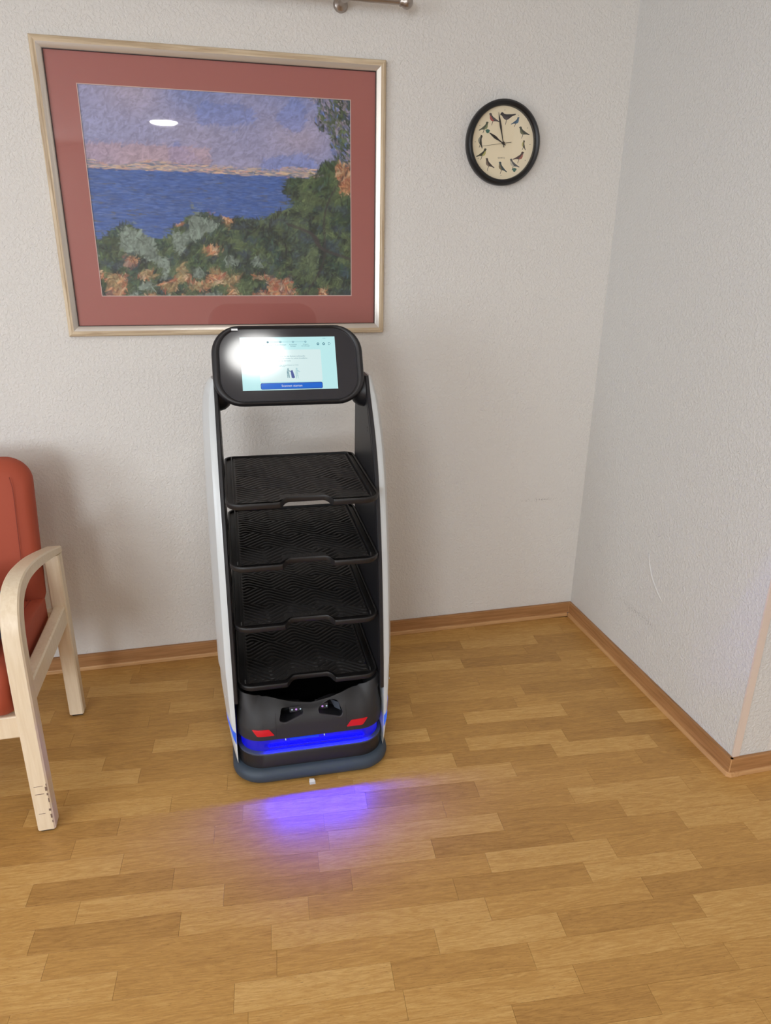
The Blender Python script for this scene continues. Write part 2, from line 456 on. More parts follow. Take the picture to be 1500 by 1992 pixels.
# ceiling lamps (outside the frame; they light the room and show in the glass; the last is an added fill)
for k, (lx, ly, st, lr, lc) in enumerate(LAMPS):
    lm = thing('ceiling_light', (lx, ly, CEIL), 'round flat white ceiling lamp ' + ['towards the left wall near the armchair', 'above the place of the camera',
               'far behind the camera, seen in the picture glass', 'far behind the camera towards the window', 'added out of view on the right to brighten the end wall'][k], 'lamp')
    obj('ring', lathe([(lr + .015, 0), (lr + .015, -0.05), (lr, -0.055), (lr, 0.0)], 40, cap=False), 'lamp_ring', lm, smooth=True, angle=40)
    mm = M['lamp'].copy(); mm.node_tree.nodes['Principled BSDF'].inputs['Emission Color'].default_value = lc + (1,); mm.node_tree.nodes['Principled BSDF'].inputs['Emission Strength'].default_value = st
    obj('diffuser', lathe([(lr, -0.04), (lr, -0.05), (lr * .73, -0.062), (lr * .13, -0.066)], 40), mm, lm, smooth=True, angle=60)

# floor strips: rows of pitch .0654 turned by -4.7 degrees; joints read from the photograph
PITCH, SL, OFS = 0.0654, -0.082, -0.0058
TN = {'L': 0.58, 'l': 0.53, 'M': 0.48, 'm': 0.44, 'd': 0.40, 'D': 0.35, 'p': 0.64}
JOINTS = {  # row: (x of joint, tone left, tone right)
    -2: [(-0.54, 'D', 'L'), (-0.232, 'L', 'D')], -3: [(-1.781, 'M', 'D')], -4: [(-1.583, 'L', 'M'), (-0.58, 'L', 'D')],
    -6: [(-2.014, 'L', 'D')], -7: [(-0.426, 'M', 'D')], -9: [(-1.682, 'D', 'L'), (-0.684, 'D', 'L'), (-0.336, 'L', 'D')],
    -10: [(-1.822, 'L', 'D'), (-0.827, 'L', 'D'), (-0.167, 'D', 'L')],
    -11: [(-1.714, 'L', 'D'), (-0.722, 'D', 'L'), (-0.397, 'L', 'D')],
    -12: [(-1.463, 'M', 'M'), (-0.784, 'L', 'D'), (-0.466, 'D', 'L'), (-0.131, 'L', 'm')],
    -13: [(-1.62, 'L', 'm'), (-0.623, 'L', 'd')], -14: [(-1.753, 'D', 'M'), (-1.426, 'm', 'L'), (-0.762, 'D', 'M')],
    -15: [(-1.504, 'M', 'L'), (-1.213, 'D', 'M'), (-0.506, 'm', 'L')], -16: [(-1.733, 'L', 'M'), (-0.742, 'L', 'D'), (-0.389, 'D', 'l')],
    -17: [(-1.938, 'L', 'D'), (-1.248, 'm', 'L'), (-0.95, 'L', 'D'), (-0.252, 'm', 'L')],
    -18: [(-1.819, 'M', 'L'), (-1.485, 'l', 'D'), (-0.827, 'M', 'L'), (-0.491, 'L', 'd')],
    -19: [(-1.586, 'D', 'M'), (-1.291, 'L', 'M'), (-0.934, 'm', 'D'), (-0.593, 'D', 'L'), (-0.297, 'L', 'm')],
    -20: [(-1.867, 'L', 'm'), (-0.877, 'L', 'M')], -21: [(-1.715, 'L', 'm'), (-1.378, 'm', 'l'), (-1.021, 'm', 'L'), (-0.725, 'L', 'D'), (-0.379, 'D', 'L')],
    -22: [(-1.472, 'M', 'p'), (-1.138, 'L', 'd'), (-0.826, 'D', 'l'), (-0.476, 'l', 'L')],
    -24: [(-0.917, 'L', 'd'), (-0.616, 'D', 'M')]}
rng = random.Random(5)
plank_me = None
def plank_mesh():
    bm = bmesh.new()
    c = 0.0008
    loft(bm, [[(0, 0, -0.003), (1, 0, -0.003), (1, 1, -0.003), (0, 1, -0.003)],
              [(0, 0, -0.0003), (1, 0, -0.0003), (1, 1, -0.0003), (0, 1, -0.0003)],
              [(c, 4 * c, 0), (1 - c, 4 * c, 0), (1 - c, 1 - 4 * c, 0), (c, 1 - 4 * c, 0)]])
    bmesh.ops.recalc_face_normals(bm, faces=bm.faces)
    me = bpy.data.meshes.new('plank'); bm.to_mesh(me); bm.free(); me.materials.append(M['floor'])
    return me
plank_me = plank_mesh()
COSA = math.cos(ROW_ANG)
for row in range(-31, 1):
    known = sorted(JOINTS.get(row, []))
    xs = [(x, a, b) for x, a, b in known]
    lo, hi = -2.75, (0.35 if row < -13 else 0.02)
    # grow joints outwards / between the known ones
    full = list(xs)
    if not full:
        full = [(rng.uniform(-1.6, -1.2), None, None)]
    while full[0][0] > lo: full.insert(0, (full[0][0] - rng.uniform(0.32, 0.46), None, None))
    while full[-1][0] < hi: full.append((full[-1][0] + rng.uniform(0.32, 0.46), None, None))
    k = 0
    while k < len(full) - 1:
        if full[k + 1][0] - full[k][0] > 0.56:
            full.insert(k + 1, ((full[k][0] + full[k + 1][0]) / 2 + rng.uniform(-0.03, 0.03), None, None))
        else: k += 1
    for (x0, _, t0), (x1, t1, _) in zip(full[:-1], full[1:]):
        ts = [TN[t] for t in (t0, t1) if t]
        tone = sum(ts) / len(ts) if ts else rng.uniform(0.36, 0.56)
        if x0 > 0.0 and row > -15: continue
        p = bpy.data.objects.new('plank', plank_me); COL.objects.link(p); p.parent = fl
        # the joint x was measured at mid-row; the row axis is turned
        ymid = OFS + SL * (x0 + 1) + PITCH * (row + 0.5)
        w = PITCH * COSA
        p.location = (x0 + math.sin(ROW_ANG) * w / 2, ymid - COSA * w / 2, 0)
        p.rotation_euler = (0, 0, ROW_ANG)
        p.scale = ((x1 - x0) / COSA - 0.0004, w - 0.0004, 1)
        p.color = (tone + rng.uniform(-0.03, 0.03), 0, 0, 1)

# skirting: board + toe strip, wrapped around the short wall
HB = 0.0624
def skirting_profile(d0=0.012, dt=0.019):
    return [(0, 0.0005), (0, HB), (d0 * 0.55, HB), (d0, HB - 0.004), (d0, 0.0155), (d0, 0.0005)]
def skirting(name, runs, mats):
    """runs: list of (p0, p1, normal) straight pieces"""
    for (p0, p1, nrm, m0, m1) in runs: pass
bm = bmesh.new(); box(bm, XL, -0.011, -0.012, 0.0, 0.014, HB)
bb = struct('baseboard_back', bm, 'board_x', bevel=0.002)
obj('toe_strip', boxm(XL, -0.017, -0.0175, -0.0002, 0.0, 0.0165), 'toe_x', bb, bevel=0.003)
bm = bmesh.new(); box(bm, -0.012, 0.0, -LST - 0.0119, -0.0004, 0.014, HB)
br_ = struct('baseboard_right', bm, 'board_y', bevel=0.002)
# rounded foot: the toe runs round the outer corner as one bent strip
bm = bmesh.new()
pr_in, pr_out = [], []
path_out = [(-0.0175, -0.018), (-0.0175, -LST - 0.004)]
cxa, cya, ra = -0.002, -LST - 0.002, 0.0155
path_out += [(cxa + ra * math.cos(PI + PI / 2 * k / 6), cya + ra * math.sin(PI + PI / 2 * k / 6)) for k in range(7)]
path_out += [(0.02, -LST - 0.0175)]
path_in = [(-0.0002, -0.018)] + [(-0.0002, -LST - 0.0002)] * (len(path_out) - 2) + [(0.02, -LST - 0.0002)]
loft(bm, [[(a[0], a[1], 0), (b[0], b[1], 0), (b[0], b[1], 0.0165), (a[0], a[1], 0.0165)] for a, b in zip(path_in, path_out)])
bmesh.ops.remove_doubles(bm, verts=bm.verts, dist=1e-5)
obj('toe_strip', bm, 'toe_y', br_, bevel=0.002)
bm = bmesh.new(); box(bm, -0.0119, XR, -LST - 0.012, -LST, 0.014, HB)
be = struct('baseboard_right_end', bm, 'board_x', bevel=0.002)
obj('toe_strip', boxm(0.02, XR, -LST - 0.0175, -LST - 0.0002, 0, 0.0165), 'toe_x', be, bevel=0.003)
# vertical seams of light filler where the skirting turns
obj('mitre_line', boxm(-0.0135, -0.0115, -0.0135, -0.0115, 0.0165, HB + 0.0004), 'toe_x', bb)
obj('mitre_line', boxm(-0.0124, -0.0100, -LST - 0.0124, -LST - 0.0100, 0.0165, HB + 0.0003), 'toe_y', be)
# corner guard of the short wall
bm = bmesh.new(); box(bm, -0.0015, 0.022, -LST - 0.0022, -LST, HB, CEIL); box(bm, -0.0015, 0.0, -LST, -LST + 0.003, HB, CEIL)
struct('trim_1', bm, 'guard')

# ------------------------------------------------------------------ serving robot
RX, RY, RROT = -1.207, -0.5, -0.026
rb = thing('serving_robot', (RX, RY, 0), 'tall white and black serving robot with four black trays and a lit touch screen', 'robot', RROT)

# base -------------------------------------------------------------
def plan(hw, yf, yb, rf, rbk, n=10):
    """plan outline of the body (x right, y back): front corners radius rf, rear rbk"""
    pts = rrect(hw, (yb - yf) / 2, (rbk, rbk, rf, rf), n, 0, (yb + yf) / 2)
    return pts
def ring(pts, z): return [(x, y, z) for x, y in pts]
bm = bmesh.new()
rings = []
for off, z in ((0.020, 0.006), (0.008, 0.008), (0.002, 0.016), (0.0, 0.027), (0.002, 0.038), (0.008, 0.046), (0.016, 0.049), (0.03, 0.049)):
    rings.append(ring(plan(0.232 - off, -0.268 + off, 0.262 - off, 0.088 - off * 0.6, 0.08 - off * 0.6), z))
loft(bm, rings)
obj('bumper', bm, 'slate', rb, smooth=True, angle=50)
bm = bmesh.new()
loft(bm, [ring(plan(0.2125 - o, -0.247 + o, 0.245 - o, 0.075, 0.07), z) for o, z in ((0, 0.045), (0, 0.091), (0.002, 0.0935), (0.012, 0.0935))])
obj('lower_body', bm, 'black', rb, smooth=True, angle=40)
bm = bmesh.new()
loft(bm, [ring(plan(0.2135 - o, -0.248 + o, 0.246 - o, 0.076, 0.07), z) for o, z in ((0.004, 0.0935), (0, 0.0945), (0, 0.0985), (0.003, 0.1005), (0.014, 0.1005))])
obj('lip', bm, 'lip', rb, smooth=True, angle=40)
# emissive ring set back in the groove
bm = bmesh.new()
loft(bm, [ring(plan(0.2035, -0.2365, -0.14, 0.068, 0.012), z) for z in (0.0995, 0.143)])
ls = obj('light_strip', bm, 'led', rb, smooth=True, angle=40); ls['label'] = 'glowing blue light strip'
obj('sensor_slot', boxm(-0.066, 0.018, -0.2415, -0.235, 0.1315, 0.1365), 'led_bright', ls)
for sx in (-0.078, 0.034):
    obj('glint', lathe([(0.0015, -0.2425), (0.0015, -0.2355)], 8, 'Y'), 'lens_white', ls).location = (sx, 0, 0.1345)
# the row of diodes whose light clears the lip and falls on the floor ahead
obj('diode_row', boxm(-0.125, 0.150, -0.2380, -0.2366, 0.1125, 0.1150), 'diode', ls)
obj('glow_baffle', boxm(-0.140, 0.165, -0.2440, -0.2432, 0.1118, 0.1180), 'led', ls)  # added baffle, glowing like the strip, to cut the far floor glow

# front cover: a rounded nose that sweeps up to both sides, with a basin behind it
ZTOP = smoothtab([(0, 0.232), (0.25, 0.241), (0.45, 0.254), (0.7, 0.258), (0.85, 0.266), (1.0, 0.285)], 6)
def cover_bm():
    bm = bmesh.new()
    hw, yf, yb, r = 0.2135, -0.249, 0.246, 0.076
    # path along the front: from right side back, round the front, to left side back
    path = []
    for y in np.linspace(0.12, yf + r, 12)[:-1]: path.append((hw, y, 1.0, 0.0))
    for k in range(13):
        a = PI / 2 * k / 12
        path.append((hw - r + r * math.cos(a), yf + r - r * math.sin(a), math.cos(a), -math.sin(a)))
    for x in np.linspace(hw - r, -(hw - r), 25)[1:-1]: path.append((x, yf, 0.0, -1.0))
    for k in range(13):
        a = PI / 2 * k / 12
        path.append((-(hw - r) - r * math.sin(a), yf + r - r * math.cos(a), -math.sin(a), -math.cos(a)))
    for y in np.linspace(yf + r, 0.12, 12)[1:]: path.append((-hw, y, -1.0, 0.0))
    rings = []
    for (x, y, nx, ny) in path:
        f = min(1.0, abs(x) / hw)
        front = max(0.0, -ny)                       # 1 on the front run, 0 along the sides
        sd = 1 - front
        back = max(0.0, min(1.0, (y + 0.16) / 0.1))
        # top edge height: low saddle in the middle, rising to the panels
        zt = interp(f, ZTOP)
        dep = interp(f, [(0, 0.036), (0.42, 0.038), (0.6, 0.056), (0.8, 0.056), (0.93, 0.028), (1.0, 0.007)])   # how far the top leans in
        zn = interp(f, [(0, 0.205), (0.42, 0.205), (0.6, 0.190), (0.85, 0.188), (1.0, 0.205)])
        prof = [(0.016, 0.1435), (0.004, 0.1425), (0.0, 0.1455), (0.0, zn - 0.019), (0.001, zn - 0.009), (0.004, zn), (0.010, zn + 0.42 * (zt - zn)),
                (dep * 0.55, zn + 0.74 * (zt - zn)), (dep * 0.85, zt - 0.005), (dep, zt), (dep + 0.004, zt - 0.001), (dep + 0.008, zt - 0.008),
                (max(dep + 0.012, 0.024), 0.15), (max(dep + 0.012, 0.024), 0.1435)]
        rings.append([(x - nx * o, y - ny * o, z) for o, z in prof])
    loft(bm, rings)
    bmesh.ops.recalc_face_normals(bm, faces=bm.faces)
    return bm
def cutter(poly, y0, y1, shrink=0.8):
    cx = sum(p[0] for p in poly) / len(poly); cz = sum(p[1] for p in poly) / len(poly)
    bm = bmesh.new()
    loft(bm, [[(x, y0, z) for x, z in poly], [(cx + (x - cx) * shrink, y1, cz + (z - cz) * shrink) for x, z in poly]])
    bmesh.ops.recalc_face_normals(bm, faces=bm.faces)
    return bm
def round_poly(pts, r, n=4):
    out = []
    for i in range(len(pts)):
        p = Vector(pts[i]).to_2d(); a = Vector(pts[i - 1]).to_2d(); b = Vector(pts[(i + 1) % len(pts)]).to_2d()
        u = (a - p); v = (b - p); rr = min(r, u.length * 0.45, v.length * 0.45)
        s, e = p + u.normalized() * rr, p + v.normalized() * rr
        for k in range(n + 1):
            t = k / n
            q = (1 - t) ** 2 * s + 2 * t * (1 - t) * p + t * t * e
            out.append((q.x, q.y))
    return out
REC_L = round_poly([(-0.096, 0.201), (-0.087, 0.238), (-0.027, 0.231), (-0.022, 0.215), (-0.078, 0.194)], 0.007)
REC_R = round_poly([(0.018, 0.210), (0.018, 0.226), (0.058, 0.239), (0.078, 0.239), (0.090, 0.206), (0.083, 0.194)], 0.007)
cov = obj('front_cover', cover_bm(), 'black_cover', rb)
cuts = []
for poly in (REC_L, REC_R):
    c = obj('cut', cutter(poly, -0.30, -0.184, 0.95), 'black_dark', rb)
    md = cov.modifiers.new('cut', 'BOOLEAN'); md.object = c; md.operation = 'DIFFERENCE'; md.solver = 'EXACT'
    cuts.append(c)
bpy.context.view_layer.update()
dg = bpy.context.evaluated_depsgraph_get()
cme = bpy.data.meshes.new_from_object(cov.evaluated_get(dg))
cov.modifiers.clear(); cov.data = cme
for c in cuts: bpy.data.objects.remove(c, do_unlink=True)
for p in cme.polygons: p.use_smooth = True
cme.set_sharp_from_angle(angle=R(35))

from mathutils.bvhtree import BVHTree
bmv = bmesh.new(); bmv.from_mesh(cme); COVER = BVHTree.FromBMesh(bmv); bmv.free()
def cover_y(x, z, lift=0.0):
    h = COVER.ray_cast(Vector((x, -0.6, z)), Vector((0, 1, 0)))
    return (h[0].y if h[0] is not None else -0.2) - lift
# recess contents: rim, sensor block with three lenses, pale cheek on the right
for side, poly in (('l', REC_L), ('r', REC_R)):
    cx = sum(p[0] for p in poly) / len(poly); cz = sum(p[1] for p in poly) / len(poly)
    bm = bmesh.new()
    ring_o, ring_i = [], []
    def solid_y(x, z):
        for sc in (1.06, 1.12, 1.2):
            h = COVER.ray_cast(Vector((cx + (x - cx) * sc, -0.6, cz + (z - cz) * sc)), Vector((0, 1, 0)))
            if h[0] is not None and h[1].y < -0.05 and h[0].y < -0.19: return h[0].y
        return -0.24
    o_ = []; m_ = []; i_ = []; b_ = []
    for x, z in poly:
        y = solid_y(x, z)
        o_.append((cx + (x - cx) * 1.03, y + 0.002, cz + (z - cz) * 1.05)); m_.append((x, y - 0.0008, z))
        i_.append((cx + (x - cx) * 0.975, y - 0.0006, cz + (z - cz) * 0.955)); b_.append((cx + (x - cx) * 0.97, y + 0.006, cz + (z - cz) * 0.94))
    loft(bm, [o_, m_, i_, b_], True, False, False)
    obj('recess_rim', bm, 'sensor', cov, smooth=True)
    # dark liner inside the pocket
    bm = bmesh.new()
    loft(bm, [b_, [(cx + (x - cx) * 0.92, -0.189, cz + (z - cz) * 0.9) for x, z in poly]], True, False, True)
    obj('recess_liner', bm, 'black_dark', cov)
    sx = -0.043 if side == 'l' else 0.033
    sz = 0.2165
    blk = obj('depth_camera', boxm(sx - 0.019, sx + 0.016, -0.216, -0.192, sz - 0.009, sz + 0.009), 'sensor', cov, bevel=0.001)
    bm = bmesh.new()
    for k, (dx, mt) in enumerate(((-0.012, 'lens_white'), (0.0, 'lens_violet'), (0.012, 'lens_white'))):
        l = obj('camera_lens', lathe([(0.0022 + 0.0008 * (k == 1), -0.2172), (0.0022 + 0.0008 * (k == 1), -0.2155)], 12, 'Y'), mt, cov)
        l.location = (sx + dx, 0, sz)
    if side == 'r':
        bm = bmesh.new()
        v = [bm.verts.new(p) for p in ((0.058, -0.192, 0.222), (0.080, -0.222, 0.228), (0.085, -0.226, 0.203), (0.070, -0.205, 0.200))]
        bm.faces.new(v)
        bmesh.ops.solidify(bm, geom=bm.faces, thickness=0.001)
        obj('recess_cheek', bm, 'recess_light', cov)
# red reflectors that follow the cover: a curved grid between four corners
def patch_on_cover(c, lift, name, mat, parent, nx=16, nz=6):
    bm = bmesh.new(); rows = []
    for i in range(nx + 1):
        t = i / nx; row = []
        e = 0.06 * (1 if i in (0, nx) else 0)
        for k in range(nz + 1):
            w = e + (1 - 2 * e) * k / nz
            a = Vector(c[0]).lerp(Vector(c[1]), t); b = Vector(c[3]).lerp(Vector(c[2]), t)
            p = a.lerp(b, w)
            row.append((p.x, cover_y(p.x, p.y, lift), p.y))
        rows.append(row)
    vs = [[bm.verts.new(p) for p in r] for r in rows]
    for r0, r1 in zip(vs[:-1], vs[1:]):
        for k in range(nz): bm.faces.new((r0[k], r0[k + 1], r1[k + 1], r1[k]))
    r = bmesh.ops.extrude_face_region(bm, geom=bm.faces[:])
    for v in [g for g in r['geom'] if isinstance(g, bmesh.types.BMVert)]: v.co.y += lift + 0.001
    return obj(name, bm, mat, parent)
rl = patch_on_cover([(-0.172, 0.1815), (-0.124, 0.1815), (-0.109, 0.1605), (-0.158, 0.1605)], 0.0012, 'reflector', 'red', cov)
rl['label'] = 'red reflector'
rr_ = patch_on_cover([(0.112, 0.1815), (0.162, 0.1815), (0.146, 0.1605), (0.098, 0.1605)], 0.0012, 'reflector', 'red', cov)
rr_['label'] = 'red reflector'
for sx in (-0.104, 0.098):
    bm = bmesh.new(); rows = []
    for z in np.linspace(0.150, 0.226, 22):
        y = cover_y(sx, z, 0.0003)
        rows.append([(sx - 0.0005, y, z), (sx + 0.0005, y, z)])
    loft(bm, rows, False, False, False)
    obj('seam_line', bm, 'seam', cov)
# inner deck and rear housing behind the cover
bm = bmesh.new(); loft(bm, [ring(plan(0.200, -0.215, 0.235, 0.06, 0.06), z) for z in (0.1425, 0.150)])
obj('deck', bm, 'black_dark', rb)
bm = bmesh.new(); loft(bm, [ring(rrect(0.198, 0.03, 0.02, 5, 0, 0.205), z) for z in (0.15, 0.262)])
obj('rear_housing', bm, 'black', rb)

# side panels and white shells ----------------------------------------
FRONT = smoothtab([(0.045, -0.205), (0.10, -0.213), (0.20, -0.214), (0.35, -0.203), (0.50, -0.186), (0.63, -0.166), (0.77, -0.136),
                   (0.88, -0.104), (0.96, -0.066), (1.03, -0.018), (1.08, 0.020), (1.125, 0.048)], 5)
OUTX = smoothtab([(0.045, 0.2195), (0.06, 0.223), (0.10, 0.231), (0.15, 0.2385), (0.22, 0.2455), (0.29, 0.2505), (0.33, 0.2505), (0.345, 0.2545), (0.6, 0.2545), (0.95, 0.2535),
                  (1.04, 0.2515), (1.075, 0.247), (1.10, 0.239), (1.118, 0.229), (1.125, 0.222)], 3)
def front_at(z): return interp(z, FRONT)
def out_at(z): return interp(z, OUTX)
def rear_at(z): return interp(z, [(0.045, 0.15), (0.1, 0.19), (0.2, 0.215), (0.8, 0.222), (1.0, 0.212), (1.07, 0.19), (1.11, 0.15), (1.125, 0.12)])
ZS = sorted(set([round(z, 4) for z, _ in FRONT] + [0.05, 0.055, 0.07, 0.08, 0.30, 0.335, 0.345, 1.05, 1.10, 1.118]))
def shell_section(s, z):
    f, o, r = front_at(z), out_at(z), rear_at(z)
    ins = 0.2160
    t = min(1.0, (o - ins) / 0.03)
    return [(s * ins, f, z), (s * (ins + 0.30 * (o - ins)), f + 0.002, z), (s * (ins + 0.45 * (o - ins)), f + 0.006, z),
            (s * (ins + 0.85 * (o - ins)), f + 0.006 + 0.050 * t, z), (s * o, f + 0.006 + 0.085 * t, z), (s * o, r - 0.07 * t, z),
            (s * (ins + 0.8 * (o - ins)), r - 0.02, z), (s * ins, r, z)]
for s in (-1, 1):
    bm = bmesh.new(); loft(bm, [shell_section(s, z) for z in ZS])
    sh = obj('side_shell', bm, 'white_shell', rb, smooth=True, angle=32); sh['label'] = 'glossy white side shell'
    # slanted blue side light lying on the shell
    bm = bmesh.new(); rows = []
    for k in range(7):
        t = k / 6
        z0 = 0.118 + 0.052 * t + 0.012 * t * t; z1 = 0.158 + 0.026 * t + 0.008 * t * t
        row = []
        for z in np.linspace(z0, z1, 5):
            sec = shell_section(s, z)
            u = t * 3.6; i = int(min(u, 3.0)); w = u - i
            a, b = Vector(sec[i]), Vector(sec[i + 1])
            q = a.lerp(b, min(w, 1))
            q.x += s * 0.0012; q.y -= 0.0012
            row.append(q)
        rows.append(row)
    loft(bm, rows, False, False, False)
    sl = obj('side_light', bm, 'led_side', sh, smooth=True); sl['label'] = 'slanted blue side light'
    for z, fy in ((0.262, 0.013), (0.082, 0.010)):
        sc = lathe([(0.003, 0), (0.003, 0.0012)], 10, 'X')
        o = obj('screw_cap', sc, 'white_shell', sh); x = 0.216 + 0.70 * (out_at(z) - 0.216)
        o.location = (s * x, front_at(z) + 0.030, z); o.rotation_euler = (0, 0, 0 if s > 0 else PI)
    # black inner panel
    bm = bmesh.new()
    secs = []
    for z in [z for z in ZS if z >= 0.245]:
        f, r = front_at(z) - 0.005, rear_at(z) - 0.004
        secs.append([(s * 0.2045, f + 0.003, z), (s * 0.2070, f, z), (s * 0.2135, f, z), (s * 0.2158, f + 0.003, z), (s * 0.2158, r, z), (s * 0.2045, r, z)])
    loft(bm, secs)
    pn = obj('side_panel', bm, 'black', rb, smooth=True, angle=35)
    bm = bmesh.new()                                  # raised bead along the inner face
    loft(bm, [[(s * 0.2046, front_at(z) + 0.012, z), (s * 0.2036, front_at(z) + 0.014, z), (s * 0.2046, front_at(z) + 0.016, z)] for z in [z for z in ZS if 0.32 < z < 1.07]], True, False, False)
    obj('bead', bm, 'black', pn)
    for zz, yy in ((0.985, 0.004), (0.975, 0.004)):
        obj('screw_hole', lathe([(0.0022, -0.0004), (0.0022, 0.0006)], 8, 'X'), 'black_dark', pn).location = (s * 0.2044, yy, zz)
    # neck block at the panel top and the hinge drum
    pr = [(0.078, 1.068), (0.055, 1.122), (0.13, 1.122), (0.13, 1.068)]
    bm = prism(pr, s * 0.182, s * 0.2145, lambda u, v, h: (h, u, v))
    obj('neck_block', bm, 'black_cover', rb, bevel=0.003)
    bm = lathe([(0.008, s * 0.166), (0.024, s * 0.170), (0.036, s * 0.177), (0.045, s * 0.189), (0.049, s * 0.2044)], 32, 'X')
    o = obj('hinge', bm, 'black', rb, smooth=True, angle=40); o.location = (0, 0.074, 1.081)

# trays -----------------------------------------------------------------
TW, TF, TB = 0.2035, -0.208, 0.252
NOTCH = [(-0.076, 0.0), (-0.070, 0.002), (-0.062, 0.016), (-0.053, 0.024), (-0.047, 0.026), (0.047, 0.026), (0.053, 0.024), (0.062, 0.016), (0.070, 0.002), (0.076, 0.0)]
def tray_outline(off, dn=0.006):
    """outline inset by off, front notch included; same vertex count for every off"""
    pts = rrect(TW - off, (TB - TF) / 2 - off, (max(0.03 - off, .004), max(0.03 - off, .004), max(0.045 - off, .004), max(0.045 - off, .004)), 8, 0, (TB + TF) / 2)
    # insert notch between last point of corner 3 (left front) and first of corner 4 (right front)
    a = pts[:27]; b = pts[27:]
    nt = [(x + dn - math.copysign(off * 0.5, x), TF + off + d) for x, d in NOTCH]
    return a + nt + b
bm = bmesh.new()
rr = []
for off, z in ((0.012, -0.016), (0.005, -0.0155), (0.0015, -0.012), (0.0, -0.004), (0.0, 0.0), (0.0012, 0.0015), (0.0042, 0.0015), (0.006, 0.0), (0.0065, -0.006), (0.012, -0.0065)):
    rr.append([(x, y, z + (0.24 * max(0, y - TF - off) if 26 < i_ < 37 and not (off > 0.006 and z > -0.01) else 0)) for i_, (x, y) in enumerate(tray_outline(off))])
loft(bm, rr)
pan_me = bpy.data.meshes.new('tray_pan'); bmesh.ops.recalc_face_normals(bm, faces=bm.faces); bm.to_mesh(bm and pan_me); bm.free()
pan_me.materials.append(M['tray'])
for p in pan_me.polygons: p.use_smooth = True
pan_me.set_sharp_from_angle(angle=R(40))
# ribbed mat: real grooves, chevron bands
def mat_mesh():
    nx, ny = 132, 330
    x = np.linspace(-0.176, 0.176, nx); y = np.linspace(TF + 0.026, TB - 0.014, ny)
    X, Y = np.meshgrid(x, y)
    sh = 0.026 * np.clip((0.074 - np.abs(X - 0.006)) / 0.022, 0, 1)
    Y = Y + sh * np.clip(1 - (Y - y[0]) / 0.12, 0, 1)
    tri = lambda u: 2 * np.abs(u - np.floor(u + 0.5)) * 2 - 1
    r_ = np.floor((Y + 0.22 * X + 0.3) / 0.105)
    ph = Y / 0.0195 + 1.25 * np.clip(1.15 * tri(X / 0.135 + np.mod(r_ * 0.37, 1.0) + Y * 0.6), -1, 1)
    Z = 0.0016 * (np.clip(np.cos(2 * PI * ph) * 1.8 + 0.8, -1, 1) - 1)
    edge = np.minimum(np.minimum(X - x[0], x[-1] - X), np.minimum(Y - y[0] - sh, y[-1] - Y))
    flat = (np.abs(X) < 0.062) & (Y < TF + 0.076)
    Z = np.where(flat | (edge < 0.003), 0.0, Z)
    V = np.stack([X, Y, Z - 0.0030], -1).reshape(-1, 3)
    i = np.arange(ny - 1)[:, None] * nx + np.arange(nx - 1)[None, :]
    F = np.stack([i, i + 1, i + nx + 1, i + nx], -1).reshape(-1, 4)
    me = bpy.data.meshes.new('tray_mat')
    me.from_pydata(V.tolist(), [], F.tolist()); me.materials.append(M['mat'])
    for p in me.polygons: p.use_smooth = True
    return me
mat_me = mat_mesh()
# the pan's side rails (raised inner fence)
rail_me = []
for s in (-1, 1):
    bm = bmesh.new()
    loft(bm, [[(s * (0.180 + dx), y, z) for dx, z in ((0, -0.008), (0, hz), (0.0035, hz), (0.0035, -0.008))]
              for y, hz in ((TF + 0.030, -0.004), (TF + 0.038, 0.003), (TF + 0.07, 0.0055), (TB - 0.02, 0.0055), (TB - 0.012, 0.003), (TB - 0.008, -0.002))])
    bmesh.ops.recalc_face_normals(bm, faces=bm.faces)
    me = bpy.data.meshes.new('tray_rail'); bm.to_mesh(me); bm.free(); me.materials.append(M['tray']); rail_me.append(me)
let = text_bm('LUCKIBOT', 0.0125, lambda x, y: (x + 0.004, TF + 0.062 + y, -0.0027), spacing=1.5)
let_me = bpy.data.meshes.new('tray_lettering'); let.to_mesh(let_me); let.free(); let_me.materials.append(M['emboss'])
sup_me = []
for s in (-1, 1):
    for y in (-0.10, 0.15):
        bm = boxm(*sorted((s * 0.196, s * 0.2050)), y - 0.02, y + 0.02, -0.026, -0.0145)
        bmesh.ops.recalc_face_normals(bm, faces=bm.faces)
        me = bpy.data.meshes.new('tray_support'); bm.to_mesh(me); bm.free(); me.materials.append(M['black_dark']); sup_me.append(me)
for z in (0.846, 0.670, 0.487, 0.300):
    t = bpy.data.objects.new('tray', pan_me); COL.objects.link(t); t.parent = rb; t.location = (0, 0, z)
    for nm, me in [('tray_mat', mat_me), ('lettering', let_me)] + [('tray_rail', m_) for m_ in rail_me] + [('tray_support', m_) for m_ in sup_me]:
        o = bpy.data.objects.new(nm, me); COL.objects.link(o); o.parent = t

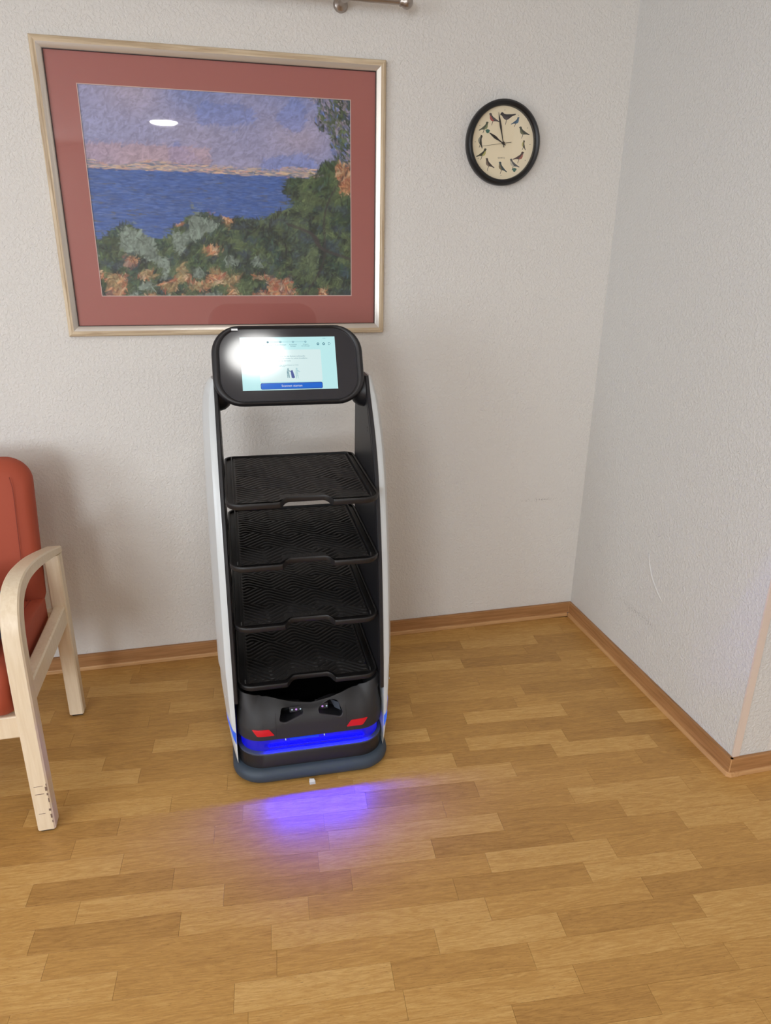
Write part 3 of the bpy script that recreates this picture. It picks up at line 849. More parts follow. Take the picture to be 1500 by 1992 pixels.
# head ------------------------------------------------------------------
HC, HT = Vector((-0.0085, 0.048, 1.158)), R(25)
Mh = Matrix.Translation(HC) @ Matrix.Rotation(-HT, 4, 'X')   # local x right, z up in the face, -y out of the face
def H(x, y, z): return Mh @ Vector((x, y, z))
def face_ring(hw, hh, r, y, n=10): return [H(x, y, z) for x, z in rrect(hw, hh, r, n)]
bm = bmesh.new()
HWd, HHt = 0.2080, 0.1120
loft(bm, [face_ring(HWd - 0.055, HHt - 0.035, 0.05, 0.046), face_ring(HWd - 0.022, HHt - 0.014, 0.068, 0.038), face_ring(HWd - 0.005, HHt - 0.004, 0.076, 0.018),
          face_ring(HWd, HHt, 0.078, 0.0), face_ring(HWd - 0.001, HHt - 0.001, 0.077, -0.008), face_ring(HWd - 0.005, HHt - 0.0035, 0.074, -0.0135),
          face_ring(HWd - 0.011, HHt - 0.0065, 0.070, -0.0150), face_ring(HWd - 0.019, HHt - 0.0105, 0.066, -0.0120), face_ring(HWd - 0.020, HHt - 0.0112, 0.066, -0.0090)])
hd = obj('head', bm, 'black', rb, smooth=True, angle=60)
bm = bmesh.new()
loft(bm, [face_ring(HWd - 0.0205, HHt - 0.0115, 0.065, -0.0085), face_ring(HWd - 0.0205, HHt - 0.0115, 0.065, -0.0100), face_ring(HWd - 0.0215, HHt - 0.0125, 0.064, -0.0108)])
obj('screen_glass', bm, 'screen_glass', hd)
bm = bmesh.new()
loft(bm, [face_ring(HWd - 0.0199, HHt - 0.0109, 0.0655, -0.0104), face_ring(HWd - 0.0203, HHt - 0.0113, 0.0655, -0.0116), face_ring(HWd - 0.0209, HHt - 0.0119, 0.0650, -0.0104)], True, False, False)
obj('glass_edge', bm, 'sensor', hd, smooth=True)
obj('pull_tab', prism([(-0.151, 0.0955), (-0.134, 0.0955), (-0.134, 0.1005), (-0.151, 0.1005)], -0.0160, -0.0115, lambda u, v, h: H(u, h, v)), 'film', hd)
DX, DZ, DW, DH = 0.0005, 0.003, 0.1305, 0.0742        # display centre and half sizes
def Dp(lift):
    return lambda u, v, h=0: H(DX + u, -0.0108 - lift - h, DZ + v)
def slab(pts, lift, th=0.0003):
    f = Dp(lift)
    bm = bmesh.new(); loft(bm, [[f(u, v, 0) for u, v in pts], [f(u, v, th) for u, v in pts]]); return bm
dp = obj('display', slab([(-DW, -DH), (DW, -DH), (DW, DH), (-DW, DH)], 0.0001), 'screen', rb)
dp['label'] = 'lit touch display with a white card and blue button'
def ui(name, bm, mat): return obj(name, bm, mat, dp)
k = 2 * DH / 103.0       # one photo pixel on the display
def px(x, y):            # display pixel coordinates measured from its top left (183 x 103)
    return ((x - 91.5) * k, (51.5 - y) * k)
def rectpx(x0, y0, x1, y1, r):
    c = px((x0 + x1) / 2, (y0 + y1) / 2); return rrect((x1 - x0) / 2 * k, (y1 - y0) / 2 * k, r * k, 4, c[0], c[1])
def tpx(txt, x, y, size, align='CENTER', **kw):
    c = px(x, y); f = Dp(0.0010); return text_bm(txt, size * k, lambda u, v: f(c[0] + u, c[1] + v), align, **kw)
ui('card', slab(rectpx(34, 25, 153, 87, 3), 0.0005), 'card')
ui('button_edge', slab(rectpx(34.5, 89, 152.5, 101.5, 3), 0.0004), 'ui_navy')
ui('button', slab(rectpx(35.5, 90, 151.5, 100.6, 2.5), 0.0006), 'ui_blue')
ui('button_text', tpx('Scannen starten', 93.5, 95.3, 6.2), 'ui_white')
ui('progress_line', slab(rectpx(54, 9.4, 123, 10.0, 0.2), 0.0005), 'ui_soft')
for i, x in enumerate((53, 77, 101, 125)):
    c = px(x, 9.7)
    ui('step_dot', slab([(c[0] + 2.1 * k * math.cos(a), c[1] + 2.1 * k * math.sin(a)) for a in np.linspace(0, 2 * PI, 17)[:-1]], 0.0006), 'ui_text' if i == 0 else 'ui_soft')
    ui('step_number', tpx(str(i + 1), x, 9.7, 3.2), 'ui_white')
for x, y, t in ((53, 15.5, 'Karte scannen'), (77, 15.2, 'Route hinzufügen'), (101, 16.6, 'Arbeitsziele\nfestlegen'), (125, 16.4, 'Weitere\nEinstellungen')):
    ui('step_label', tpx(t, x, y, 3.1), 'ui_text')
ui('heading', tpx('Karte scannen:', 37, 31, 4.4, 'LEFT'), 'ui_text')
for i, t in enumerate(('Scannen Sie die Karte; schieben Sie den Roboter entlang aller', 'Routen, die er zurücklegen muss, klicken Sie auf die Schaltfläche', '„Scan starten“ und scannen Sie die Karte.')):
    ui('body_text', tpx(t, 37, 37.8 + 4.4 * i, 3.45, 'LEFT'), 'ui_text')
ui('caption', tpx('Folgen Sie dem Roboter von rechts\nnach hinten', 71, 56.4, 2.6, 'LEFT'), 'ui_text')
# the little picture on the card: one person pushing the robot, one outlined person
def figure(x, y, h, mat, name):
    out = [(-.10, 0), (-.13, .42), (-.12, .72), (-.06, .80), (-.09, .88), (-.05, .98), (.05, 1.0), (.09, .90), (.05, .81), (.30, .66), (.28, .60), (.08, .66), (.10, .42), (.14, 0), (.07, 0), (.01, .36), (-.03, 0)]
    pts = [px(x + u * h, y - v * h) for u, v in out]
    bm = bmesh.new(); f = Dp(0.0008); vs = [bm.verts.new(f(u, v)) for u, v in pts]; bm.faces.new(vs); bmesh.ops.triangulate(bm, faces=bm.faces)
    ui(name, bm, mat)
figure(88, 80, 19, 'ui_text', 'drawn_person'); figure(104.5, 81.5, 21, 'ui_soft', 'drawn_person')
bm = bmesh.new(); f = Dp(0.0009); bm.faces.new([bm.verts.new(f(*px(x, y))) for x, y in ((92.5, 66), (96.5, 65), (100.5, 79.5), (97.5, 81), (94, 80))]); ui('drawn_robot', bm, 'ui_navy')
for x, y, t in ((149, 14.2, 'o'), (160, 14.2, 'o')):
    c = px(x, y); bm = bmesh.new(); f = Dp(0.0006)
    ro = [f(c[0] + 2.6 * k * math.cos(a), c[1] + 2.6 * k * math.sin(a)) for a in np.linspace(0, 2 * PI, 19)[:-1]]
    ri = [f(c[0] + 1.2 * k * math.cos(a), c[1] + 1.2 * k * math.sin(a)) for a in np.linspace(0, 2 * PI, 19)[:-1]]
    loft(bm, [ro, ri], True, False, False); ui('icon', bm, 'ui_text')
c = px(171, 14.2); f = Dp(0.0006)
bm = bmesh.new(); ro = [f(c[0] + u * k, c[1] + v * k) for u, v in ((1.2, 2.4), (-2, 2.4), (-2, -2.4), (1.2, -2.4))]; ri = [f(c[0] + u * k, c[1] + v * k) for u, v in ((1.2, 1.8), (-1.4, 1.8), (-1.4, -1.8), (1.2, -1.8))]
loft(bm, [ro, ri], False, False, False); vs = [bm.verts.new(f(c[0] + u * k, c[1] + v * k)) for u, v in ((1.4, 1), (3, 0), (1.4, -1))]; bm.faces.new(vs); ui('exit_icon', bm, 'ui_text')
ui('status_text', tpx('10:00', 161, 3.6, 2.6), 'ui_text')

# scrap of paper at the foot of the robot
pp = Vector((RX - 0.016, RY - 0.2725, 0))
bm = bmesh.new()
loft(bm, [[(x, y, z) for x, z in ((-0.008, 0.0004), (0.010, 0.0004), (0.006, 0.010), (-0.007, 0.012))] for y in (-0.0014, 0.0012)])
box(bm, -0.008, 0.009, -0.012, 0.0, 0.0001, 0.0007)
o = obj('paper_scrap', bm, 'paper'); o.location = pp
tag(o, 'tiny folded scrap of white paper on the floor at the front edge of the robot', 'paper')

# ------------------------------------------------------------------ framed picture
PX0, PX1, PZ0, PZ1 = -1.8455, -0.8415, 1.195, 2.0008
pic = thing('framed_picture', ((PX0 + PX1) / 2, 0, PZ0), 'large framed seaside landscape print in a terracotta mat on the wall above the robot', 'picture')
def loc(p, o): return (p[0] - o.location.x, p[1] - o.location.y, p[2] - o.location.z)
# mitred mouldings: profile (inset from outer edge, distance from wall)
PROF = [(0.0, 0.001), (0.0, 0.016), (0.003, 0.0195), (0.009, 0.0215), (0.012, 0.0205), (0.0165, 0.0205), (0.022, 0.0185), (0.028, 0.015), (0.030, 0.0135), (0.030, 0.001)]
cor = [(PX0, PZ0), (PX1, PZ0), (PX1, PZ1), (PX0, PZ1)]
dirs = [(1, 1), (-1, 1), (-1, -1), (1, -1)]
for i in range(4):
    j = (i + 1) % 4
    bm = bmesh.new()
    ends = []
    for q in (i, j):
        ends.append([loc((cor[q][0] + dirs[q][0] * d, -h, cor[q][1] + dirs[q][1] * d), pic) for d, h in PROF])
    loft(bm, ends)
    mo = obj('frame_moulding', bm, 'frame' if i % 2 == 0 else 'frame_v', pic)
    bm = bmesh.new(); ends = []                          # silver inner bevel of the moulding
    for q in (i, j):
        ends.append([loc((cor[q][0] + dirs[q][0] * d, -h, cor[q][1] + dirs[q][1] * d), pic) for d, h in
                     ((0.0165, 0.0208), (0.022, 0.0189), (0.0285, 0.0152), (0.0305, 0.013), (0.0305, 0.011), (0.0160, 0.0200))])
    loft(bm, ends)
    obj('silver_edge', bm, 'silver', mo, smooth=True, angle=50)
    bm = bmesh.new(); ends = []
    for q in (i, j):
        ends.append([loc((cor[q][0] + dirs[q][0] * d, -h, cor[q][1] + dirs[q][1] * d), pic) for d, h in ((0.0304, 0.0125), (0.0318, 0.0125), (0.0318, 0.004), (0.0304, 0.004))])
    loft(bm, ends); obj('inner_edge', bm, 'frame_dark', mo)
IX0, IX1, IZ0, IZ1 = -1.7368, -0.9500, 1.3148, 1.8908     # opening of the mat
def frame_plate(x0, x1, z0, z1, a0, a1, b0, b1, y0, y1):
    bm = bmesh.new()
    o_ = [(x0, z0), (x1, z0), (x1, z1), (x0, z1)]; i_ = [(a0, b0), (a1, b0), (a1, b1), (a0, b1)]
    rings = [[loc((x, y0, z), pic) for x, z in o_], [loc((x, y1, z), pic) for x, z in o_], [loc((x, y1, z), pic) for x, z in i_], [loc((x, y0, z), pic) for x, z in i_]]
    loft(bm, rings + [rings[0]], True, False, False); bmesh.ops.remove_doubles(bm, verts=bm.verts, dist=1e-6)
    return bm
obj('mat_board', frame_plate(PX0 + 0.029, PX1 - 0.029, PZ0 + 0.029, PZ1 - 0.029, IX0, IX1, IZ0, IZ1, -0.0045, -0.0065), 'mat_board', pic)
obj('mat_bevel', frame_plate(IX0 - 0.0005, IX1 + 0.0005, IZ0 - 0.0005, IZ1 + 0.0005, IX0 + 0.0016, IX1 - 0.0016, IZ0 + 0.0016, IZ1 - 0.0016, -0.0045, -0.0067), 'bevel', pic)
obj('glass_pane', boxm(*[v for ab in ((PX0 + 0.0295 - pic.location.x, PX1 - 0.0295 - pic.location.x), (-0.0098, -0.0080), (0.0295, PZ1 - PZ0 - 0.0295)) for v in ab]), 'glass', pic)

def painted_print():
    """a plain painterly coast: sky, sea, far shore, bushes; brush strokes laid on a fine colour grid"""
    NX, NY = 470, 344
    rs = np.random.RandomState(11)
    img = np.zeros((NY, NX, 3))
    yy, xx = np.mgrid[0:NY, 0:NX]
    u, v = xx / NX, yy / NY                      # v from the top
    def c(*a): return np.array(srgb(*a)[:3])
    def low(n, seed):
        r = np.random.RandomState(seed); g = r.rand(n + 2, n + 2)
        fx, fy = u * n, v * n; ix, iy = fx.astype(int), fy.astype(int); tx, ty = fx - ix, fy - iy
        tx, ty = tx * tx * (3 - 2 * tx), ty * ty * (3 - 2 * ty)
        return (g[iy, ix] * (1 - tx) + g[iy, ix + 1] * tx) * (1 - ty) + (g[iy + 1, ix] * (1 - tx) + g[iy + 1, ix + 1] * tx) * ty
    SKY = [c(112, 124, 170), c(142, 142, 176), c(156, 146, 170), c(166, 152, 164), c(96, 118, 180)]
    SEA = [c(52, 84, 150), c(66, 98, 164), c(84, 110, 166), c(40, 70, 132), c(104, 122, 168)]
    SHORE = [c(190, 150, 136), c(150, 142, 150), c(96, 108, 128), c(196, 170, 140)]
    GRN = [c(44, 66, 48), c(66, 88, 52), c(34, 48, 42), c(92, 108, 66), c(50, 78, 70), c(28, 34, 34), c(78, 92, 84)]
    OCH = [c(178, 120, 84), c(196, 146, 104), c(160, 92, 70), c(206, 176, 142)]
    n1, n2, n3, n4 = low(5, 1), low(9, 2), low(16, 3), low(30, 4)
    def region(ui, vi):
        hz = 0.375 + 0.012 * ui
        i, j = min(int(vi * NY), NY - 1), min(int(ui * NX), NX - 1)
        bank = 0.74 - 0.10 * math.sin(ui * 3.0) - 0.09 * ui + 0.16 * (n2[i, j] - 0.5) + 0.08 * (n3[i, j] - .5) - 0.13 * max(0, 1 - abs(ui - .42) / .16)
        tree = 0.74 + 0.10 * math.sin(vi * 7) + 0.22 * (n2[i, j] - 0.5) + 0.12 * (n3[i, j] - .5)
        if ui > tree + (0.10 if vi < .3 else 0.0): return 'tree'
        if vi > bank: return 'bank'
        if vi > hz: return 'sea'
        if vi > hz - 0.05 * (0.4 + n2[0, j]) : return 'shore'
        return 'sky'
    def pick(reg, ui, vi):
        i, j = min(int(vi * NY), NY - 1), min(int(ui * NX), NX - 1)
        if reg == 'sky':
            w = n1[i, j]
            base = SKY[0] * (1 - w) + SKY[3] * w
            if n2[i, j] > .6 and ui > .3: base = 0.5 * base + 0.5 * SKY[4]
            if vi > .26 and ui < .45: base = 0.6 * base + 0.4 * c(190, 150, 140)
        elif reg == 'sea':
            base = SEA[rs.randint(5)] * .5 + SEA[1] * .5
        elif reg == 'shore': base = SHORE[rs.randint(4)]
        else:
            base = GRN[rs.randint(7)] * .6 + GRN[int(n1[i, j] * 6.9)] * .4
            q = n3[i, j]
            if reg == 'bank' and (q > .70 or (vi > .88 and q > .5)) : base = OCH[rs.randint(4)]
            w4 = n4[i, j]
            if w4 > .66: base = .5 * base + .5 * c(112, 128, 84)
            if w4 < .22: base = .6 * base + .4 * c(70, 84, 110)
            if reg == 'bank' and q < .26: base = c(128, 142, 130)
            if reg == 'tree' and vi < .3 and rs.rand() < .40: base = SKY[rs.randint(5)]
            if reg == 'tree' and .3 < vi < .46 and n2[i, j] > .62: base = OCH[rs.randint(4)]
        if reg in ('bank', 'tree'): base = base * rs.choice([.55, .8, 1.0, 1.15, 1.45])
        return np.clip(base * (0.75 + 0.5 * rs.rand()) * (1.32 if reg in ('sky', 'shore') else 1.12 if reg == 'sea' else 0.92), 0, 1)
    def stroke(cx, cy, L, w, ang, col):
        r = int(L) + 3
        x0, x1, y0, y1 = max(0, int(cx - r)), min(NX, int(cx + r)), max(0, int(cy - r)), min(NY, int(cy + r))
        if x1 <= x0 or y1 <= y0: return
        X, Y = xx[y0:y1, x0:x1] - cx, yy[y0:y1, x0:x1] - cy
        a = X * math.cos(ang) + Y * math.sin(ang); b = -X * math.sin(ang) + Y * math.cos(ang) + 0.02 * a * a / max(L, 1)
        d = (a / L) ** 2 + (b / w) ** 2
        al = np.clip(1.6 - 1.6 * d, 0, 1) * (0.70 + 0.30 * np.sin(b * 2.4 + cx))
        al = np.clip(al, 0, 0.92)[..., None]
        img[y0:y1, x0:x1] = img[y0:y1, x0:x1] * (1 - al) + col * al
    img[:] = c(96, 100, 110)
    for lay, (cnt, L0, W0) in enumerate(((2600, 20, 7), (5200, 11, 3.2), (9000, 6.5, 1.7))):
        for _ in range(cnt):
            ui, vi = rs.rand(), rs.rand()
            reg = region(ui, vi); col = pick(reg, ui, vi)
            L = L0 * (0.6 + 0.8 * rs.rand()); w = W0 * (0.6 + 0.8 * rs.rand())
            if reg == 'sky': ang = -0.6 + rs.randn() * 0.6
            elif reg in ('sea', 'shore'): ang = rs.randn() * 0.08; w *= 0.6
            elif reg == 'tree' and vi < .35: ang = 1.2 + rs.randn() * 0.6; L *= 0.8
            else: ang = -0.9 + rs.randn() * 0.8
            if reg in ('sea', 'shore') and lay == 0: L *= 1.2; w *= .6
            stroke(ui * NX, vi * NY, L, w, ang, col)
    # bare stems in the thicket on the right
    for x0, y0, x1, y1, w, col in ((.80, .98, .985, .30, 2.2, c(58, 52, 50)), (.74, .62, .985, .80, 3.2, c(66, 60, 58)), (.70, .80, .69, .55, 1.6, c(34, 38, 36))):
        for t in np.linspace(0, 1, 26):
            xm = (x0 + (x1 - x0) * t + 0.03 * math.sin(t * 7)) * NX; ym = (y0 + (y1 - y0) * t) * NY
            stroke(xm, ym, 8, w, math.atan2((y1 - y0) * NY, (x1 - x0) * NX), col * (0.8 + .4 * rs.rand()))
    me = bpy.data.meshes.new('print')
    X = np.linspace(IX0 - 0.004, IX1 + 0.004, NX) - pic.location.x; Z = np.linspace(IZ1 + 0.004, IZ0 - 0.004, NY) - pic.location.z
    XX, ZZ = np.meshgrid(X, Z)
    V = np.stack([XX, np.full_like(XX, -0.004), ZZ], -1).reshape(-1, 3)
    nq = (NX - 1) * (NY - 1)
    i = (np.arange(NY - 1)[:, None] * NX + np.arange(NX - 1)[None, :])
    F = np.stack([i, i + NX, i + NX + 1, i + 1], -1).reshape(-1)
    me.vertices.add(len(V)); me.vertices.foreach_set('co', V.astype(np.float32).ravel())
    me.loops.add(nq * 4); me.loops.foreach_set('vertex_index', F.astype(np.int32))
    me.polygons.add(nq); me.polygons.foreach_set('loop_start', np.arange(0, nq * 4, 4, dtype=np.int32))
    me.update(calc_edges=True)
    at = me.color_attributes.new('paint', 'FLOAT_COLOR', 'POINT')
    at.data.foreach_set('color', np.concatenate([img.reshape(-1, 3), np.ones((NX * NY, 1))], 1).astype(np.float32).ravel())
    m, nt, b = new_mat('painted_print'); a = N(nt, 'ShaderNodeAttribute', attribute_name='paint')
    nt.links.new(a.outputs['Color'], b.inputs['Base Color']); b.inputs['Roughness'].default_value = 0.6
    me.materials.append(m)
    return me
pr_o = bpy.data.objects.new('print', painted_print()); COL.objects.link(pr_o); pr_o.parent = pic
obj('backing_board', boxm(-0.48, 0.48, -0.0035, -0.0005, 0.02, PZ1 - PZ0 - 0.02), 'bevel', pic)

# ------------------------------------------------------------------ wall clock with birds
CKX, CKZ = -0.4465, 1.7920
ck = thing('wall_clock', (CKX, 0, CKZ), 'round black rimmed wall clock with small birds painted around a cream dial', 'clock')
obj('rim', lathe([(0.122, -0.0005), (0.1265, -0.006), (0.127, -0.020), (0.1245, -0.028), (0.1185, -0.0325), (0.1125, -0.031), (0.1085, -0.026), (0.1075, -0.018), (0.1075, -0.0005)], 72, 'Y', False), 'clock_rim', ck, smooth=True, angle=50)
obj('dial', lathe([(0.1078, -0.002), (0.1078, -0.0145)], 64, 'Y'), 'clock_face', ck)
obj('glass_lens', lathe([(0.1080, -0.0245), (0.1080, -0.0255)], 64, 'Y'), 'glass', ck)
def dial_poly(name, pts, y, mat, th=0.0004, parent=ck):
    bm = bmesh.new()
    f = bm.faces.new([bm.verts.new((x, y, z)) for x, z in pts])
    r = bmesh.ops.extrude_face_region(bm, geom=[f])
    for v in [g for g in r['geom'] if isinstance(g, bmesh.types.BMVert)]: v.co.y -= th
    bmesh.ops.triangulate(bm, faces=bm.faces)
    return obj(name, bm, mat, parent)
# hands
def hand(name, tip, w, tail, y, spade=False):
    d = Vector(tip); L = d.length; d.normalize(); n = Vector((-d.y, d.x))
    prof = [(-tail, w * .6), (0, w * .6), (L * .30, w * .75), (L * .55, w * 1.7), (L * .80, w * 1.1), (L, 0.0004)] if spade else [(-tail, w), (0, w * .6), (L, w * .4)]
    pts = [d * a + n * b for a, b in prof] + [d * a - n * b for a, b in prof[::-1]]
    dial_poly(name, [(p.x, p.y - 0.001) for p in pts], y, 'clock_hand')
hand('hour_hand', (-0.0505, 0.0295), 0.0026, 0.010, -0.0165, True)
hand('minute_hand', (-0.0225, 0.0890), 0.0021, 0.012, -0.0180, True)
hand('second_hand', (-0.0820, -0.0125), 0.0009, 0.028, -0.0195)
obj('hub', lathe([(0.0042, -0.0145), (0.0042, -0.0205), (0.002, -0.0212)], 16, 'Y'), 'clock_hand', ck)
obj('dial_text', text_bm('QUARTZ', 0.0062, lambda x, y: (x - 0.0025, -0.0147, y - 0.0434)), 'clock_print', ck)
# birds: body centre, scale, heading (+1 faces right), tilt in degrees, body colour, breast colour
BIRD = [(-1.35, .62), (-1.15, .86), (-.92, .95), (-.70, .88), (-.52, .62), (-.1, .42), (.45, .30), (1.0, .16), (1.75, .06), (1.72, -.10), (.95, -.14), (.5, -.28), (0, -.42), (-.45, -.38), (-.78, -.10), (-1.0, .35), (-1.12, .56)]
BREAST = [(-1.0, .34), (-.78, -.10), (-.45, -.38), (0, -.42), (.35, -.33), (.05, -.10), (-.4, .12), (-.75, .40)]
BS = 1.4
birds = [(0.0091, 0.0800, .0150, -1, 18, (58, 54, 58), (84, 76, 80)), (0.0408, 0.0655, .0095, 1, 22, (62, 92, 116), (86, 118, 140)), (0.0690, 0.0370, .0120, -1, -14, (62, 66, 52), (108, 108, 78)),
         (0.0742, -0.0020, .0085, -1, -58, (70, 64, 48), (196, 186, 120)), (0.0610, -0.0365, .0120, 1, 16, (84, 62, 54), (168, 96, 84)), (0.0427, -0.0585, .0115, -1, -18, (92, 92, 92), (196, 190, 170)),
         (0.0020, -0.0705, .0115, -1, -30, (66, 82, 84), (138, 122, 92)), (-0.0440, -0.0610, .0115, -1, -26, (80, 70, 62), (140, 120, 104)), (-0.0690, -0.0320, .0115, 1, 20, (66, 68, 52), (186, 180, 110)),
         (-0.0766, 0.0030, .0110, -1, -66, (58, 58, 52), (150, 148, 132)), (-0.0664, 0.0450, .0110, 1, 24, (86, 90, 72), (140, 146, 104)), (-0.0380, 0.0705, .0120, -1, -16, (92, 84, 84), (180, 92, 88))]
for bx, bz, sc, hd_, tilt, c0, c1 in birds:
    sc *= BS
    ca, sa = math.cos(R(tilt)), math.sin(R(tilt))
    def T(p):
        x, z = -p[0] * hd_ * sc * 0.82, (p[1] - .2) * sc * 0.9
        return (bx + x * ca - z * sa, bz + x * sa + z * ca)
    mb = plain('bird_plumage', srgb(*c0), 0.8); mr = plain('bird_breast', srgb(*c1), 0.8)
    b0 = dial_poly('painted_bird', [T(p) for p in BIRD], -0.0145, mb, 0.0003)
    dial_poly('breast', [T(p) for p in BREAST], -0.0149, mr, 0.0002, b0)
    lg = dial_poly('perch', [(bx - .002, bz - sc * .55), (bx + .0005, bz - sc * .5), (bx - .004, bz - sc * 1.25), (bx - .0055, bz - sc * 1.25)], -0.0145, 'clock_print', 0.0003, b0)
for x, z in ((0.0466, -0.0773), (-0.055, 0.0321)):
    dial_poly('painted_leaf', [(x + .007 * math.cos(a) * (1 + .3 * math.sin(3 * a)), z + .006 * math.sin(a)) for a in np.linspace(0, 2 * PI, 13)[:-1]], -0.0145, plain('leaf_print', srgb(66, 112, 96), 0.8), 0.0003)
for kk in range(12):
    a = PI / 2 - 2 * PI * kk / 12
    dial_poly('dial_dot', [(0.0955 * math.cos(a) + .0012 * math.cos(t), 0.0955 * math.sin(a) + .0012 * math.sin(t)) for t in np.linspace(0, 2 * PI, 9)[:-1]], -0.0145, 'clock_print', 0.0003)

# ------------------------------------------------------------------ picture rail / curtain rod at the top
rod = thing('curtain_rod', (-0.979, 0, 2.136), 'brushed steel curtain rod with a round end knob high on the back wall', 'rod')
obj('rod_bar', tube([(-1.2, -0.080, 0.0), (0.172, -0.080, 0.0)], 0.0095, 14), 'steel', rod, smooth=True, angle=50)
obj('end_knob', lathe([(0.010, 0.158), (0.013, 0.162)] + [(0.0185 * math.sin(a), 0.181 - 0.0185 * math.cos(a)) for a in np.linspace(0.75, PI - 0.02, 12)], 24, 'X'), 'steel', rod, smooth=True, angle=60).location = (0, -0.080, 0)
obj('wall_bracket', lathe([(0.0215, -0.0003), (0.0215, -0.006), (0.019, -0.013), (0.010, -0.019), (0.0075, -0.024), (0.0075, -0.062), (0.0125, -0.066), (0.0145, -0.080), (0.0125, -0.094), (0.004, -0.096)], 28, 'Y'), 'steel', rod, smooth=True, angle=35)
o = obj('wall_bracket', lathe([(0.0215, -0.0003), (0.0215, -0.006), (0.019, -0.013), (0.010, -0.019), (0.0075, -0.024), (0.0075, -0.062), (0.0125, -0.066), (0.0145, -0.080), (0.0125, -0.094), (0.004, -0.096)], 28, 'Y'), 'steel', rod, smooth=True, angle=35)
o.location = (-1.1, 0, 0)

# ------------------------------------------------------------------ armchair
CX = -2.215
ch = thing('armchair', (CX, -0.52, 0), 'terracotta upholstered armchair with cream bentwood arms by the back wall', 'armchair')
def cl(x, y, z): return (x - CX, y + 0.52, z)
def sweep(outer, inner, x0, x1, ch_=0.004):
    """band between an outer and inner path in the (y,z) plane, from x0 to x1, edges eased"""
    bm = bmesh.new(); rings = []
    for (yo, zo), (yi, zi) in zip(outer, inner):
        a, b = Vector((yo, zo)), Vector((yi, zi)); d = (b - a); L = d.length; d.normalize(); e = min(ch_, L * .3)
        a2, b2 = a + d * e, b - d * e
        P = lambda x, q: cl(x, q.x, q.y)
        rings.append([P(x0 + ch_, a), P(x1 - ch_, a), P(x1, a2), P(x1, b2), P(x1 - ch_, b), P(x0 + ch_, b), P(x0, b2), P(x0, a2)])
    loft(bm, rings)
    return bm
outer = [(-0.806, 0.008), (-0.806, 0.25), (-0.804, 0.42), (-0.799, 0.54), (-0.790, 0.605), (-0.768, 0.655), (-0.733, 0.684), (-0.685, 0.694), (-0.62, 0.691), (-0.52, 0.672), (-0.42, 0.645), (-0.33, 0.618), (-0.246, 0.592)]
inner = [(-0.758, 0.008), (-0.758, 0.25), (-0.757, 0.42), (-0.754, 0.53), (-0.748, 0.580), (-0.733, 0.620), (-0.710, 0.644), (-0.672, 0.656), (-0.615, 0.656), (-0.52, 0.640), (-0.42, 0.616), (-0.33, 0.592), (-0.246, 0.568)]
oi = smoothtab([a + b for a, b in zip(outer, inner)], 4)
outer_s = [(p[0], p[1]) for p in oi]; inner_s = [(p[2], p[3]) for p in oi]
for s in (1, -1):
    xa, xb = (-1.957, -1.913) if s > 0 else (2 * CX + 1.913, 2 * CX + 1.957)
    ar = obj('bentwood_arm_leg', sweep(outer_s, inner_s, xa, xb), 'cream', ch, smooth=True, angle=32)
    obj('glide', boxm(*[v for ab in ((xa - CX + .006, xb - CX - .006), (-0.800 + .52, -0.764 + .52), (0.0005, 0.009)) for v in ab]), 'foot', ar)
    rl_ = obj('rear_leg', sweep([(-0.296, 0.008), (-0.300, 0.3), (-0.296, 0.580)], [(-0.250, 0.008), (-0.250, 0.3), (-0.248, 0.572)], xa - 0.001, xb - 0.001), 'cream', ch)
    obj('glide', boxm(*[v for ab in ((xa - CX + .006, xb - CX - .006), (-0.290 + .52, -0.256 + .52), (0.0005, 0.009)) for v in ab]), 'foot', rl_)
    obj('side_rail', sweep([(-0.764, 0.372), (-0.29, 0.345)], [(-0.764, 0.432), (-0.29, 0.408)], xa + 0.003, xb - 0.006), 'cream', ch)
    if s > 0:
        for z0, zz in ((0.125, 0.0016), (0.062, 0.0012), (0.150, 0.001)):
            obj('wear_mark', boxm(xa - CX + 0.010, xb - CX - (0.012 if z0 > .1 else 0.018), -0.8066 + .52, -0.8058 + .52, z0, z0 + zz), 'cream_wear', ar)
        for k2 in range(7):
            z0 = 0.03 + 0.021 * k2 + 0.006 * math.sin(k2 * 5)
            obj('wear_mark', boxm(xb - CX - 0.0052 - 0.0014 * (k2 % 3), xb - CX - 0.0030, -0.8064 + .52, -0.8030 + .52, z0, z0 + 0.007 + 0.006 * (k2 % 2)), 'cream_wear', ar)
obj('front_rail', boxm(-0.262, 0.262, -0.775 + .52, -0.750 + .52, 0.285, 0.350), 'cream', ch, bevel=0.004)
obj('rear_rail', boxm(-0.262, 0.262, -0.290 + .52, -0.262 + .52, 0.335, 0.390), 'cream', ch, bevel=0.004)
